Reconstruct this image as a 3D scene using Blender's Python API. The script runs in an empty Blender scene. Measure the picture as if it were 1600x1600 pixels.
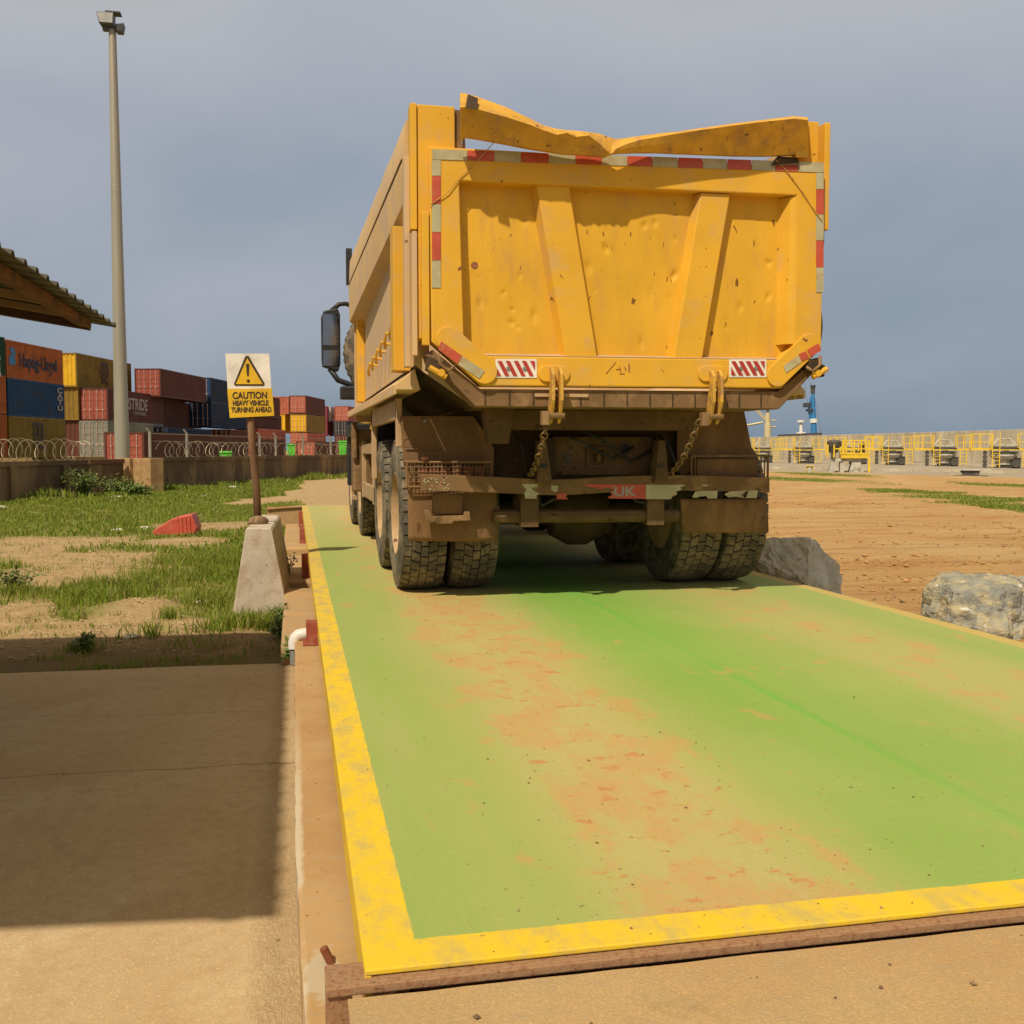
import bpy, math, random
import numpy as np
from mathutils import Vector, Matrix, noise
R = math.radians
SC = bpy.context.scene
COL = SC.collection
random.seed(7)
rng = np.random.default_rng(7)

# ---------------------------------------------------------------- camera
PITCH = math.atan(97/1600); YAW = math.atan(340/math.hypot(1600, 97)); FPX = 1600.0
CF = Vector((math.sin(YAW)*math.cos(PITCH), math.cos(YAW)*math.cos(PITCH), -math.sin(PITCH)))
CR = Vector((math.cos(YAW), -math.sin(YAW), 0)); CU = CR.cross(CF); CP = Vector((0, 0, 1.0))
cam_d = bpy.data.cameras.new('camera'); cam = bpy.data.objects.new('camera', cam_d); COL.objects.link(cam)
cam_d.sensor_width = 36; cam_d.lens = 36; cam_d.clip_start = .05; cam_d.clip_end = 6000
cam.matrix_world = Matrix(((CR.x, CU.x, -CF.x, CP.x), (CR.y, CU.y, -CF.y, CP.y), (CR.z, CU.z, -CF.z, CP.z), (0, 0, 0, 1)))
SC.camera = cam

# ---------------------------------------------------------------- world, sun, exposure
SUN_TO = Vector((-.75, -1, 1.6)).normalized()
w = bpy.data.worlds.new('World'); SC.world = w; w.use_nodes = True
nt = w.node_tree; nt.nodes.clear()
def wn(t, **k):
    n = nt.nodes.new(t)
    for a, b in k.items(): setattr(n, a, b)
    return n
sky = wn('ShaderNodeTexSky', sky_type='NISHITA', sun_disc=False)
sky.sun_elevation = math.asin(SUN_TO.z); sky.sun_rotation = math.atan2(SUN_TO.x, SUN_TO.y); sky.dust_density = 4
bgs = wn('ShaderNodeBackground'); bgs.inputs[1].default_value = .1; nt.links.new(sky.outputs[0], bgs.inputs[0])
tc = wn('ShaderNodeTexCoord'); sep = wn('ShaderNodeSeparateXYZ'); nt.links.new(tc.outputs['Generated'], sep.inputs[0])
nz = wn('ShaderNodeTexNoise'); nz.inputs['Scale'].default_value = 1.6; nz.inputs['Detail'].default_value = 6; nz.inputs['Roughness'].default_value = .5; nz.inputs['Distortion'].default_value = .3
mp = wn('ShaderNodeMapping'); mp.inputs['Scale'].default_value = (1, 1, 2.6); mp.inputs['Location'].default_value = (3.1, 1.2, .4)
nt.links.new(tc.outputs['Generated'], mp.inputs[0]); nt.links.new(mp.outputs[0], nz.inputs['Vector'])
m1 = wn('ShaderNodeMath', operation='MULTIPLY_ADD'); m1.inputs[1].default_value = .62; m1.inputs[2].default_value = -.295
nt.links.new(nz.outputs[0], m1.inputs[0])
m2 = wn('ShaderNodeMath', operation='ADD'); nt.links.new(sep.outputs[2], m2.inputs[0]); nt.links.new(m1.outputs[0], m2.inputs[1])
cr = wn('ShaderNodeValToRGB'); nt.links.new(m2.outputs[0], cr.inputs[0])
el = cr.color_ramp.elements
el[0].position = 0; el[0].color = (.215, .285, .365, 1)
el[1].position = 1; el[1].color = (.40, .345, .24, 1)
for p, c in ((.10, (.275, .335, .41, 1)), (.24, (.375, .41, .475, 1)), (.40, (.475, .49, .525, 1)), (.58, (.42, .37, .28, 1))):
    e = el.new(p); e.color = c
bgc = wn('ShaderNodeBackground'); nt.links.new(cr.outputs[0], bgc.inputs[0]); bgc.inputs[1].default_value = 1.0
mx = wn('ShaderNodeMixShader'); mx.inputs[0].default_value = .93
nt.links.new(bgs.outputs[0], mx.inputs[1]); nt.links.new(bgc.outputs[0], mx.inputs[2])
wo = wn('ShaderNodeOutputWorld'); nt.links.new(mx.outputs[0], wo.inputs[0])
sd = bpy.data.lights.new('sun', 'SUN'); sd.energy = 4.1; sd.angle = R(1.0); sd.color = (1, .88, .70)
so = bpy.data.objects.new('sun', sd); COL.objects.link(so); so.rotation_euler = SUN_TO.to_track_quat('Z', 'Y').to_euler()
so.location = (0, -5, 20)
SC.view_settings.view_transform = 'Standard'; SC.view_settings.look = 'None'; SC.view_settings.exposure = 0; SC.view_settings.gamma = 1
SC.render.resolution_x = SC.render.resolution_y = 1024

# ---------------------------------------------------------------- helpers
def ray(u, v): return CF*FPX + CR*(u-800) - CU*(v-800)
def onz(u, v, z): d = ray(u, v); return CP + d*((z-CP.z)/d.z)
def ony(u, v, y): d = ray(u, v); return CP + d*(y/d.y)
def atd(u, v, Z): d = ray(u, v); return CP + d*(Z/math.hypot(FPX, 97))     # horizontal-ish depth along the view

class MB:
    def __init__(s): s.v = []; s.f = []; s.m = []; s.cm = 0; s.T = None
    def add(s, vs, fs):
        b = len(s.v)
        for p in vs:
            p = Vector(p)
            s.v.append(tuple(s.T @ p) if s.T is not None else tuple(p))
        for q in fs: s.f.append(tuple(b+i for i in q)); s.m.append(s.cm)
        return s
    def box(s, x0, x1, y0, y1, z0, z1):
        v = [(x0,y0,z0),(x1,y0,z0),(x1,y1,z0),(x0,y1,z0),(x0,y0,z1),(x1,y0,z1),(x1,y1,z1),(x0,y1,z1)]
        return s.add(v, [(3,2,1,0),(4,5,6,7),(0,1,5,4),(1,2,6,5),(2,3,7,6),(3,0,4,7)])
    def hexa(s, v): return s.add(v, [(3,2,1,0),(4,5,6,7),(0,1,5,4),(1,2,6,5),(2,3,7,6),(3,0,4,7)])
    def prism(s, poly, axis, a, b):
        n = len(poly)
        def P(p, t):
            return {'x': (t, p[0], p[1]), 'y': (p[0], t, p[1]), 'z': (p[0], p[1], t)}[axis]
        vs = [P(p, a) for p in poly]+[P(p, b) for p in poly]
        fs = [tuple(range(n))[::-1], tuple(range(n, 2*n))]+[(i, (i+1) % n, n+(i+1) % n, n+i) for i in range(n)]
        return s.add(vs, fs)
    def ring(s, outer, inner, axis, a, b):          # frame between two outlines of the same number of points
        n = len(outer)
        def P(p, t): return {'x': (t, p[0], p[1]), 'y': (p[0], t, p[1]), 'z': (p[0], p[1], t)}[axis]
        vs = [P(p, a) for p in outer]+[P(p, a) for p in inner]+[P(p, b) for p in outer]+[P(p, b) for p in inner]
        fs = []
        for i in range(n):
            j = (i+1) % n
            fs += [(i, j, n+j, n+i), (2*n+j, 2*n+i, 3*n+i, 3*n+j), (i, 2*n+i, 2*n+j, j), (n+j, 3*n+j, 3*n+i, n+i)]
        return s.add(vs, fs)
    def tube(s, path, r, n=8, closed=False, cap=True):
        path = [Vector(p) for p in path]; k = len(path); rs = r if isinstance(r, (list, tuple)) else [r]*k
        vs = []; up = None
        for i, p in enumerate(path):
            if closed: t = path[(i+1) % k]-path[i-1]
            else: t = path[min(i+1, k-1)]-path[max(i-1, 0)]
            t.normalize()
            if up is None:
                up = Vector((0, 0, 1)) if abs(t.z) < .9 else Vector((1, 0, 0))
            a = t.cross(up).normalized(); b = a.cross(t).normalized(); up = b
            for j in range(n):
                an = 2*math.pi*j/n; vs.append(p+a*math.cos(an)*rs[i]+b*math.sin(an)*rs[i])
        fs = []
        for i in range(k if closed else k-1):
            for j in range(n):
                i2 = (i+1) % k; fs.append((i*n+j, i*n+(j+1) % n, i2*n+(j+1) % n, i2*n+j))
        if cap and not closed: fs += [tuple(range(n))[::-1], tuple((k-1)*n+j for j in range(n))]
        return s.add(vs, fs)
    def lathe(s, prof, c, axis='x', n=32, closed=True):      # prof: (t along axis, radius)
        vs = []; k = len(prof)
        for t, r in prof:
            for j in range(n):
                a = 2*math.pi*j/n; ca, sa = math.cos(a)*r, math.sin(a)*r
                q = {'x': (t, ca, sa), 'y': (ca, t, sa), 'z': (ca, sa, t)}[axis]
                vs.append((q[0]+c[0], q[1]+c[1], q[2]+c[2]))
        fs = [(i*n+j, i*n+(j+1) % n, ((i+1) % k)*n+(j+1) % n, ((i+1) % k)*n+j) for i in range(k if closed else k-1) for j in range(n)]
        if not closed: fs += [tuple(range(n))[::-1], tuple((k-1)*n+j for j in range(n))]
        return s.add(vs, fs)
    def sheet(s, fn, nu, nv):
        vs = [fn(i/nu, j/nv) for j in range(nv+1) for i in range(nu+1)]
        return s.add(vs, [(j*(nu+1)+i, j*(nu+1)+i+1, (j+1)*(nu+1)+i+1, (j+1)*(nu+1)+i) for j in range(nv) for i in range(nu)])
    def build(s, name, mats, parent=None, bevel=0, smooth=False, loc=None, rz=0, flip=True):
        me = bpy.data.meshes.new(name); me.from_pydata(s.v, [], s.f); me.update()
        if not isinstance(mats, (list, tuple)): mats = [mats]
        for m in mats: me.materials.append(m)
        if len(mats) > 1: me.polygons.foreach_set('material_index', s.m)
        if flip:
            import bmesh
            bm = bmesh.new(); bm.from_mesh(me); bmesh.ops.recalc_face_normals(bm, faces=bm.faces); bm.to_mesh(me); bm.free()
        if smooth: me.polygons.foreach_set('use_smooth', [True]*len(me.polygons))
        o = bpy.data.objects.new(name, me); COL.objects.link(o)
        if parent: o.parent = parent
        if loc is not None: o.location = loc
        o.rotation_euler.z = rz
        if smooth == 'auto':
            me.polygons.foreach_set('use_smooth', [True]*len(me.polygons))
            me.set_sharp_from_angle(angle=R(38))
        if bevel:
            b = o.modifiers.new('bevel', 'BEVEL'); b.width = bevel; b.segments = 2; b.limit_method = 'ANGLE'; b.angle_limit = R(40)
        return o

def tag(o, label=None, cat=None, group=None, kind=None):
    if label: o['label'] = label
    if cat: o['category'] = cat
    if group: o['group'] = group
    if kind: o['kind'] = kind
    return o
def empty(name, loc, label, cat, group=None, rz=0):
    o = bpy.data.objects.new(name, None); COL.objects.link(o); o.location = loc; o.rotation_euler.z = rz; o.empty_display_size = .2
    return tag(o, label, cat, group)
def kids(o): return [c for c in bpy.data.objects if c.parent == o]
def copy_tree(o, parent=None, ch=None):
    ks = kids(o); c = o.copy(); COL.objects.link(c)
    if parent: c.parent = parent
    for k in ks: copy_tree(k, c)
    return c
def text_mb(body, size, depth=.004, align='CENTER', bold=0.0, sx=1):
    cu = bpy.data.curves.new('t', 'FONT'); cu.body = body; cu.size = size; cu.extrude = depth/2; cu.align_x = align; cu.align_y = 'CENTER'; cu.offset = bold
    o = bpy.data.objects.new('t', cu); COL.objects.link(o)
    dg = bpy.context.evaluated_depsgraph_get(); dg.update(); me = bpy.data.meshes.new_from_object(o.evaluated_get(dg))
    mb = MB(); mb.v = [(v.co.x*sx, v.co.z, v.co.y) for v in me.vertices]   # upright in XZ, facing -Y
    mb.f = [tuple(p.vertices) for p in me.polygons]; mb.m = [0]*len(mb.f)
    bpy.data.objects.remove(o); bpy.data.curves.remove(cu); bpy.data.meshes.remove(me)
    return mb

# ---------------------------------------------------------------- materials
def newmat(name):
    m = bpy.data.materials.new(name); m.use_nodes = True; t = m.node_tree; b = t.nodes['Principled BSDF']; return m, t, b
def N(t, ty, **k):
    n = t.nodes.new(ty)
    for a, b in k.items():
        if a.startswith('_'): n.inputs[a[1:]].default_value = b
        else: setattr(n, a, b)
    return n
def ramp(t, src, a, b, lo=0, hi=1):
    n = N(t, 'ShaderNodeMapRange', interpolation_type='SMOOTHSTEP'); n.inputs[1].default_value = a; n.inputs[2].default_value = b; n.inputs[3].default_value = lo; n.inputs[4].default_value = hi
    t.links.new(src, n.inputs[0]); return n.outputs[0]
def mix(t, fac, a, b, mode='MIX'):
    n = N(t, 'ShaderNodeMix', data_type='RGBA', blend_type=mode)
    for s, x in ((0, fac), (6, a), (7, b)):
        if isinstance(x, (int, float)): n.inputs[s].default_value = x
        elif isinstance(x, tuple): n.inputs[s].default_value = (*x, 1)
        else: t.links.new(x, n.inputs[s])
    return n.outputs[2]
def mth(t, op, a, b=None, c=None):
    n = N(t, 'ShaderNodeMath', operation=op)
    for i, x in enumerate((a, b, c)):
        if x is None: continue
        if isinstance(x, (int, float)): n.inputs[i].default_value = x
        else: t.links.new(x, n.inputs[i])
    return n.outputs[0]
def coords(t, scale=(1, 1, 1), kind='Object', rot=(0, 0, 0), loc=(0, 0, 0)):
    c = N(t, 'ShaderNodeTexCoord'); m = N(t, 'ShaderNodeMapping'); m.inputs['Scale'].default_value = scale; m.inputs['Rotation'].default_value = rot; m.inputs['Location'].default_value = loc
    t.links.new(c.outputs[kind], m.inputs[0]); return m.outputs[0]
def nse(t, vec, scale, detail=5, rough=.6, dist=0):
    n = N(t, 'ShaderNodeTexNoise'); n.inputs['Scale'].default_value = scale; n.inputs['Detail'].default_value = detail; n.inputs['Roughness'].default_value = rough; n.inputs['Distortion'].default_value = dist
    t.links.new(vec, n.inputs['Vector']); return n.outputs[0]
def bump(t, b, h, strength=.3, dist=.01):
    n = N(t, 'ShaderNodeBump'); n.inputs['Strength'].default_value = strength; n.inputs['Distance'].default_value = dist
    t.links.new(h, n.inputs['Height']); t.links.new(n.outputs[0], b.inputs['Normal'])
def mat(name, base, rough=.6, metal=0, dust=None, da=.35, ds=2.5, spots=None, st=.68, ss=18, bmp=.15, bs=40, var=.12, stretch=(1, 1, 1), bd=.006, spec=.4):
    m, t, b = newmat(name); v = coords(t, stretch)
    n1 = nse(t, v, ds); n2 = nse(t, v, bs, 4)
    k = ramp(t, n1, .3, .7, 1-var, 1+var)
    cc = N(t, 'ShaderNodeCombineColor'); [t.links.new(k, cc.inputs[i]) for i in range(3)]
    c = mix(t, 1.0, base, cc.outputs[0], 'MULTIPLY')
    if dust:
        n3 = nse(t, v, ds*1.7, 6, .65, .3); f = ramp(t, n3, .62-da*.5, .85-da*.5)
        c = mix(t, f, c, dust)
    if spots:
        n4 = nse(t, v, ss, 3, .55, .4); f = ramp(t, n4, st, st+.03); c = mix(t, f, c, spots)
    t.links.new(c, b.inputs['Base Color'])
    rr = ramp(t, n2, .2, .8, max(rough-.1, 0), min(rough+.12, 1)); t.links.new(rr, b.inputs['Roughness'])
    b.inputs['Metallic'].default_value = metal; b.inputs['Specular IOR Level'].default_value = spec
    if bmp: bump(t, b, n2, bmp, bd)
    return m
DUST = (.40, .25, .12)
M = {}
M['yellow'] = mat('yellow_paint', (.72, .39, .03), .6, 0, (.62, .37, .10), .30, 2.6, (.22, .09, .03), .705, 19, .12, 60, .07, spec=.3)
M['yellow_panel'] = mat('dented_yellow_paint', (.70, .385, .028), .6, 0, (.60, .33, .06), .30, 3.1, (.20, .08, .02), .68, 19, .3, 9, .07, (1.3, 1, .42), .012, spec=.3)
M['side_dust'] = mat('dusty_yellow_side', (.65, .43, .195), .85, 0, (.58, .41, .25), .5, 1.6, (.3, .16, .07), .74, 14, .1, 50, .08, spec=.2)
M['hook'] = mat('rusty_hook_paint', (.62, .35, .05), .7, 0, (.40, .22, .08), .4, 12, (.14, .07, .03), .66, 40, .3)
M['flap_paint'] = mat('rusty_shaded_flap', (.66, .35, .04), .65, 0, (.46, .24, .08), .3, 5, (.22, .09, .04), .66, 22, .35, 30, .15)  # yellow darkened to paint in the front's shade, plus rust and dust
M['dustpaint'] = mat('dust_on_ledge', (.50, .33, .18), .9, 0, (.6, .34, .1), .2, 4, None, .7, 18, .2, 60)
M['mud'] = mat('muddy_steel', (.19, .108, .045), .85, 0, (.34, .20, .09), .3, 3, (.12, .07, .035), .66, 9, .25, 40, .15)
M['mud_mid'] = mat('shaded_axle_mud', (.12, .068, .026), .85, 0, (.18, .105, .045), .3, 3, (.06, .035, .015), .66, 9, .25, 40, .15)  # darker copy of the mud, shade under the truck put into its colour
M['mud_shade'] = mat('shade_muddy_steel', (.055, .032, .014), .85, 0, (.09, .052, .024), .3, 3, None, .7, 9, .25, 40, .15)  # mud colour taken darker still to carry the deep shade under the truck
M['flap'] = mat('dusty_rubber_flap', (.185, .10, .042), .85, 0, (.27, .15, .065), .35, 2.5, (.13, .07, .03), .70, 6, .2, 30, .15, (1, 1, .5))
M['black'] = mat('black_plastic', (.02, .02, .02), .5, 0, (.1, .07, .04), .2, 4, bmp=.05)
M['glass'] = mat('dark_mirror_glass', (.30, .31, .32), .08, 1.0, bmp=0, spec=.8)
M['tyre'] = mat('dusty_tyre_rubber', (.085, .075, .055), .88, 0, (.23, .18, .115), .45, 5, None, bmp=.25, bs=60)
M['rim'] = mat('dusty_wheel_rim', (.42, .27, .13), .8, 0, (.5, .35, .19), .4, 4, (.15, .08, .04), .68, 12)
M['chain'] = mat('rusty_chain_steel', (.2, .13, .055), .6, .5, (.3, .18, .07), .4, 20)
M['tape_red'] = mat('red_reflective_tape', (.50, .085, .045), .35, 0, (.45, .2, .08), .15, 9, (.25, .1, .05), .72, 40, .05)
M['tape_grey'] = mat('pale_reflective_tape', (.44, .40, .24), .35, 0, (.42, .28, .12), .2, 9, (.2, .15, .1), .73, 50, .05)
M['white'] = mat('white_paint', (.78, .74, .66), .5, 0, (.6, .5, .38), .15, 6, bmp=.05)
M['sign_yellow'] = mat('sign_yellow', (.72, .44, .02), .45, 0, (.6, .38, .05), .1, 6, bmp=.03)
M['ink'] = mat('black_print', (.05, .03, .02), .5, bmp=0)
M['print_red'] = mat('red_print', (.42, .04, .03), .45, bmp=0)
M['post'] = mat('weathered_wood_post', (.17, .09, .045), .9, 0, (.26, .15, .08), .4, 5, (.05, .03, .02), .66, 20, .4, 30, .2, (1, 1, .2))
M['conc'] = mat('pale_concrete', (.55, .47, .37), .9, 0, (.42, .33, .23), .35, 3, (.2, .15, .1), .69, 26, .5, 45, .1)
M['wallconc'] = mat('stained_wall_concrete', (.27, .17, .085), .92, 0, (.12, .075, .038), .5, .5, (.08, .05, .03), .66, 3, .3, 12, .25, (1, 1, .35), .03)
M['pillarconc'] = mat('ochre_pillar_concrete', (.48, .30, .13), .92, 0, (.35, .2, .09), .4, 1.5, (.2, .1, .05), .7, 8, .3, 20)
M['strip'] = mat('dusty_kerb_concrete', (.46, .285, .125), .92, 0, (.40, .27, .14), .4, 1.6, (.25, .15, .08), .71, 34, .3, 120, .1, bd=.004)
M['steel_red'] = mat('red_oxide_steel', (.25, .105, .052), .8, 0, (.33, .19, .095), .6, 45, (.15, .07, .04), .69, 60, .5, 150, bd=.003)
M['bracket'] = mat('dark_red_bracket', (.30, .065, .035), .75, 0, (.36, .16, .08), .25, 9, bmp=.2)
M['rust'] = mat('rusty_rebar', (.28, .09, .045), .8, .2, (.33, .15, .08), .4, 20, bmp=.4, bs=120)
M['galv'] = mat('galvanised_steel', (.36, .33, .27), .5, .35, (.42, .36, .25), .3, 1.2, bmp=.05, var=.08, stretch=(3, 3, .2))
M['dgrey'] = mat('dark_grey_metal', (.09, .095, .1), .5, .3, bmp=.05)
M['lens'] = mat('floodlight_glass', (.5, .5, .5), .15, 0, bmp=0)
M['rock'] = mat('lightened_grey_rock', (.56, .54, .44), .88, 0, (.55, .50, .36), .5, 3, (.34, .33, .27), .64, 12, .9, 16, .3, bd=.03)  # base lightened in place of sunlight on the boulder in the truck's shadow
M['rock2'] = mat('veined_grey_rock', (.27, .27, .23), .85, 0, (.45, .38, .22), .42, 3.4, (.62, .60, .54), .64, 6, .9, 20, .35, (1, 1, 1.5), .03)
M['pvc'] = mat('white_plastic_pipe', (.72, .68, .6), .4, bmp=.03)
M['pvcg'] = mat('grey_plastic_pipe', (.22, .22, .2), .5, bmp=.03)
M['redpl'] = mat('faded_red_plastic', (.52, .085, .05), .5, 0, (.5, .16, .1), .3, 6, bmp=.1)
M['roofm'] = mat('dirty_roof_sheet', (.10, .095, .06), .6, .2, (.05, .045, .03), .4, 3)
M['beam'] = mat('brown_timber_beam', (.20, .085, .035), .8, 0, (.1, .05, .025), .4, 4, bmp=.2)
M['beamd'] = mat('dark_timber_beam', (.07, .03, .016), .8, 0, bmp=.2)
M['beaml'] = mat('pale_timber_batten', (.25, .17, .08), .8, 0, bmp=.2)
M['wire'] = mat('razor_wire_steel', (.26, .21, .14), .5, .5, bmp=0)
M['green_pl'] = mat('bright_green_plastic', (.12, .62, .05), .5, bmp=.05)
M['seawall'] = mat('seawall_concrete', (.58, .51, .37), .92, 0, (.44, .37, .25), .45, .4, (.25, .2, .14), .68, 2, .3, 6, .15, (1, 1, .35), .03)
M['mgrey'] = mat('grey_machine_casting', (.50, .47, .38), .7, 0, (.2, .18, .15), .3, 1.4, bmp=.1)
M['mdark'] = mat('dark_machine_metal', (.07, .065, .055), .7, 0, (.15, .12, .08), .3, 2, bmp=.1)
M['myel'] = mat('yellow_railing_paint', (.74, .50, .03), .5, 0, bmp=0)
M['cream'] = mat('cream_crane_paint', (.62, .50, .27), .5, bmp=0)
M['blue'] = mat('blue_crane_paint', (.04, .20, .42), .5, bmp=0)
M['plant'] = mat('weed_leaf', (.11, .17, .035), .6, 0, (.2, .22, .05), .4, 8, bmp=0)
M['litter'] = mat('pale_litter', (.62, .55, .45), .8, bmp=.1)
M['clod'] = mat('dirt_clod', (.46, .27, .11), .95, 0, (.36, .19, .07), .5, 5, bmp=.3)
M['sandstone'] = mat('sandy_stones', (.50, .37, .21), .9, 0, (.3, .2, .1), .3, 9, bmp=.3)
M['pebble'] = mat('brown_pebble', (.33, .21, .12), .9, 0, (.16, .1, .05), .5, 9, bmp=.3)

# ground: dirt, sand and grass mixed by mesh attributes
def ground_mat():
    m, t, b = newmat('bare_ground'); v = coords(t, kind='Object')
    at = N(t, 'ShaderNodeAttribute', attribute_name='grass'); ad = N(t, 'ShaderNodeAttribute', attribute_name='dirt'); aa = N(t, 'ShaderNodeAttribute', attribute_name='apron')
    nA = nse(t, v, .35, 6); nB = nse(t, v, 6, 6, .7); nC = nse(t, v, 45, 4, .7)
    vs = coords(t, (.25, 1.6, 1), 'Object', (0, 0, R(-12))); nS = nse(t, vs, .8, 8, .72, .6)
    sand = mix(t, ramp(t, nB, .35, .7), (.43, .29, .14), (.56, .40, .215))
    dirt = mix(t, ramp(t, nS, .33, .66), (.49, .27, .10), (.56, .36, .15))
    dirt = mix(t, ramp(t, nA, .45, .7), dirt, (.58, .39, .18))
    dirt = mix(t, ramp(t, nC, .58, .72), dirt, (.30, .17, .08))
    nT = nse(t, coords(t, (.18, 2.6, 1), 'Object', (0, 0, R(-19))), 1.6, 7, .75, .3); dirt = mix(t, ramp(t, nT, .52, .64, 0, .7), dirt, (.34, .16, .055)); dirt = mix(t, ramp(t, nT, .36, .44, .55, 0), dirt, (.60, .42, .21)); dirt = mix(t, ramp(t, nB, .55, .7, 0, .55), dirt, (.58, .40, .20))
    c = mix(t, ad.outputs['Fac'], sand, dirt)
    gr = mix(t, ramp(t, nB, .35, .65), (.20, .20, .045), (.30, .28, .085))
    gf = mth(t, 'MULTIPLY', at.outputs['Fac'], ramp(t, nB, .22, .5, .55, 1))
    c = mix(t, gf, c, gr); sx_ = N(t, 'ShaderNodeSeparateXYZ'); t.links.new(v, sx_.inputs[0]); soil = mth(t, 'MULTIPLY', ramp(t, sx_.outputs[1], 7.3, 8.4, 1, 0), ramp(t, sx_.outputs[0], .5, 1.5, 1, 0)); c = mix(t, mth(t, 'MULTIPLY', soil, ramp(t, nB, .3, .6, .35, .9)), c, (.20, .125, .06))
    ap = mix(t, ramp(t, nS, .4, .6), (.44, .38, .29), (.36, .29, .2))
    c = mix(t, aa.outputs['Fac'], c, ap)
    t.links.new(c, b.inputs['Base Color']); b.inputs['Roughness'].default_value = .95; b.inputs['Specular IOR Level'].default_value = .15
    h = mth(t, 'ADD', mth(t, 'MULTIPLY', nB, .6), mth(t, 'ADD', mth(t, 'MULTIPLY', nC, .25), nS))
    bump(t, b, h, 1.0, .09)
    return m
M['ground'] = ground_mat()

def slab_mat(name, c1, c2, c3, side=False):
    m, t, b = newmat(name); v = coords(t, kind='Object')
    nA = nse(t, v, 1.1, 6, .6, .4); nB = nse(t, v, 160, 3, .6); nC = nse(t, v, 18, 6, .7); nD = nse(t, v, 38, 3, .5)
    vs = coords(t, (5, .7, 1), 'Object', (0, 0, R(8))); nS = nse(t, vs, 1.4, 6)
    c = mix(t, ramp(t, nA, .35, .65), c1, c2); c = mix(t, ramp(t, nC, .4, .75, 0, .8), c, c3); c = mix(t, ramp(t, nse(t, v, .7, 7, .65, .8), .50, .62, 0, .45), c, c3); c = mix(t, ramp(t, nse(t, v, 4.5, 7, .7), .60, .68, 0, .35), c, (c1[0]*1.12, c1[1]*1.12, c1[2]*1.15))
    c = mix(t, ramp(t, nS, .55, .7, 0, .5), c, c3)
    c = mix(t, ramp(t, nD, .73, .76, 0, .8), c, (.16, .1, .05))
    c = mix(t, ramp(t, nB, .35, .65, 0, .5), c, (c1[0]*.66, c1[1]*.64, c1[2]*.6)); c = mix(t, ramp(t, nse(t, v, 90, 3, .6), .56, .70, 0, .4), c, (c1[0]*1.25, c1[1]*1.25, c1[2]*1.25))
    c = mix(t, ramp(t, nse(t, v, 1.9, 6, .7, .5), .60, .70, 0, .4), c, (c1[0]*.55, c1[1]*.5, c1[2]*.45))
    if side:
        sq = N(t, 'ShaderNodeSeparateXYZ'); t.links.new(v, sq.inputs[0]); wv = mth(t, 'MULTIPLY', mth(t, 'SUBTRACT', nse(t, v, 2.2, 6), .5), .22)
        for (ax, ay, ac, hw) in ((.03, 1, 4.45, .006), (.10, 1, 5.35, .003)):
            dd = mth(t, 'ABSOLUTE', mth(t, 'ADD', mth(t, 'SUBTRACT', mth(t, 'ADD', mth(t, 'MULTIPLY', sq.outputs[0], ax), mth(t, 'MULTIPLY', sq.outputs[1], ay)), ac), wv))
            c = mix(t, ramp(t, dd, hw*.5, hw*2.2, .55, 0), c, (.22, .13, .06))
    t.links.new(c, b.inputs['Base Color']); b.inputs['Roughness'].default_value = .93; b.inputs['Specular IOR Level'].default_value = .2
    h = mth(t, 'ADD', nB, mth(t, 'MULTIPLY', nC, .8))
    if side:
        sp = N(t, 'ShaderNodeSeparateXYZ'); t.links.new(v, sp.inputs[0])
        k = ramp(t, sp.outputs[0], -.16, -.06)                       # rough floated edge beside the kerb
        nR = nse(t, coords(t, (2.2, .7, 1)), 48, 4, .7, 1.2); h = mth(t, 'ADD', h, mth(t, 'MULTIPLY', mth(t, 'MULTIPLY', nR, k), 11))
    bump(t, b, h, .55, .004)
    return m
M['slab'] = slab_mat('concrete_slab', (.60, .45, .26), (.54, .38, .20), (.46, .30, .15), True)
M['apron'] = slab_mat('dusty_concrete_apron', (.52, .35, .16), (.46, .27, .12), (.40, .30, .17))
M['ramp'] = slab_mat('dirt_ramp', (.50, .32, .16), (.44, .26, .12), (.52, .38, .2))

def kerb_mat():
    m, t, b = newmat('dusty_kerb'); v = coords(t, kind='Object'); sp = N(t, 'ShaderNodeSeparateXYZ'); t.links.new(v, sp.inputs[0])
    nA = nse(t, v, 2.2, 6, .65, .3); nB = nse(t, v, 140, 4, .65); nC = nse(t, v, 22, 6, .7)
    c = mix(t, ramp(t, nA, .35, .65), (.48, .305, .135), (.42, .245, .10)); c = mix(t, ramp(t, nC, .45, .72, 0, .5), c, (.40, .31, .19))
    c = mix(t, ramp(t, nse(t, v, 40, 3), .70, .74, 0, .6), c, (.22, .12, .06))
    dx = mth(t, 'SUBTRACT', sp.outputs[0], .045); dy = mth(t, 'SUBTRACT', sp.outputs[1], 2.22); r2 = mth(t, 'SQRT', mth(t, 'ADD', mth(t, 'MULTIPLY', mth(t, 'MULTIPLY', dx, dx), 8), mth(t, 'MULTIPLY', dy, dy)))
    r2 = mth(t, 'ADD', r2, mth(t, 'MULTIPLY', mth(t, 'SUBTRACT', nC, .5), .25)); c = mix(t, ramp(t, r2, .08, .13, .7, 0), c, (.50, .44, .32))
    ed = mth(t, 'ADD', sp.outputs[0], mth(t, 'MULTIPLY', mth(t, 'SUBTRACT', nC, .5), .03)); c = mix(t, mth(t, 'MULTIPLY', ramp(t, ed, .002, .016, .8, 0), mth(t, 'MULTIPLY', ramp(t, sp.outputs[1], 3.2, 4.8, 1, 0), ramp(t, nA, .35, .5))), c, (.58, .50, .36))
    t.links.new(c, b.inputs['Base Color']); b.inputs['Roughness'].default_value = .93; b.inputs['Specular IOR Level'].default_value = .2
    bump(t, b, mth(t, 'ADD', nB, nC), .5, .004); return m
M['kerb'] = kerb_mat()
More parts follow.
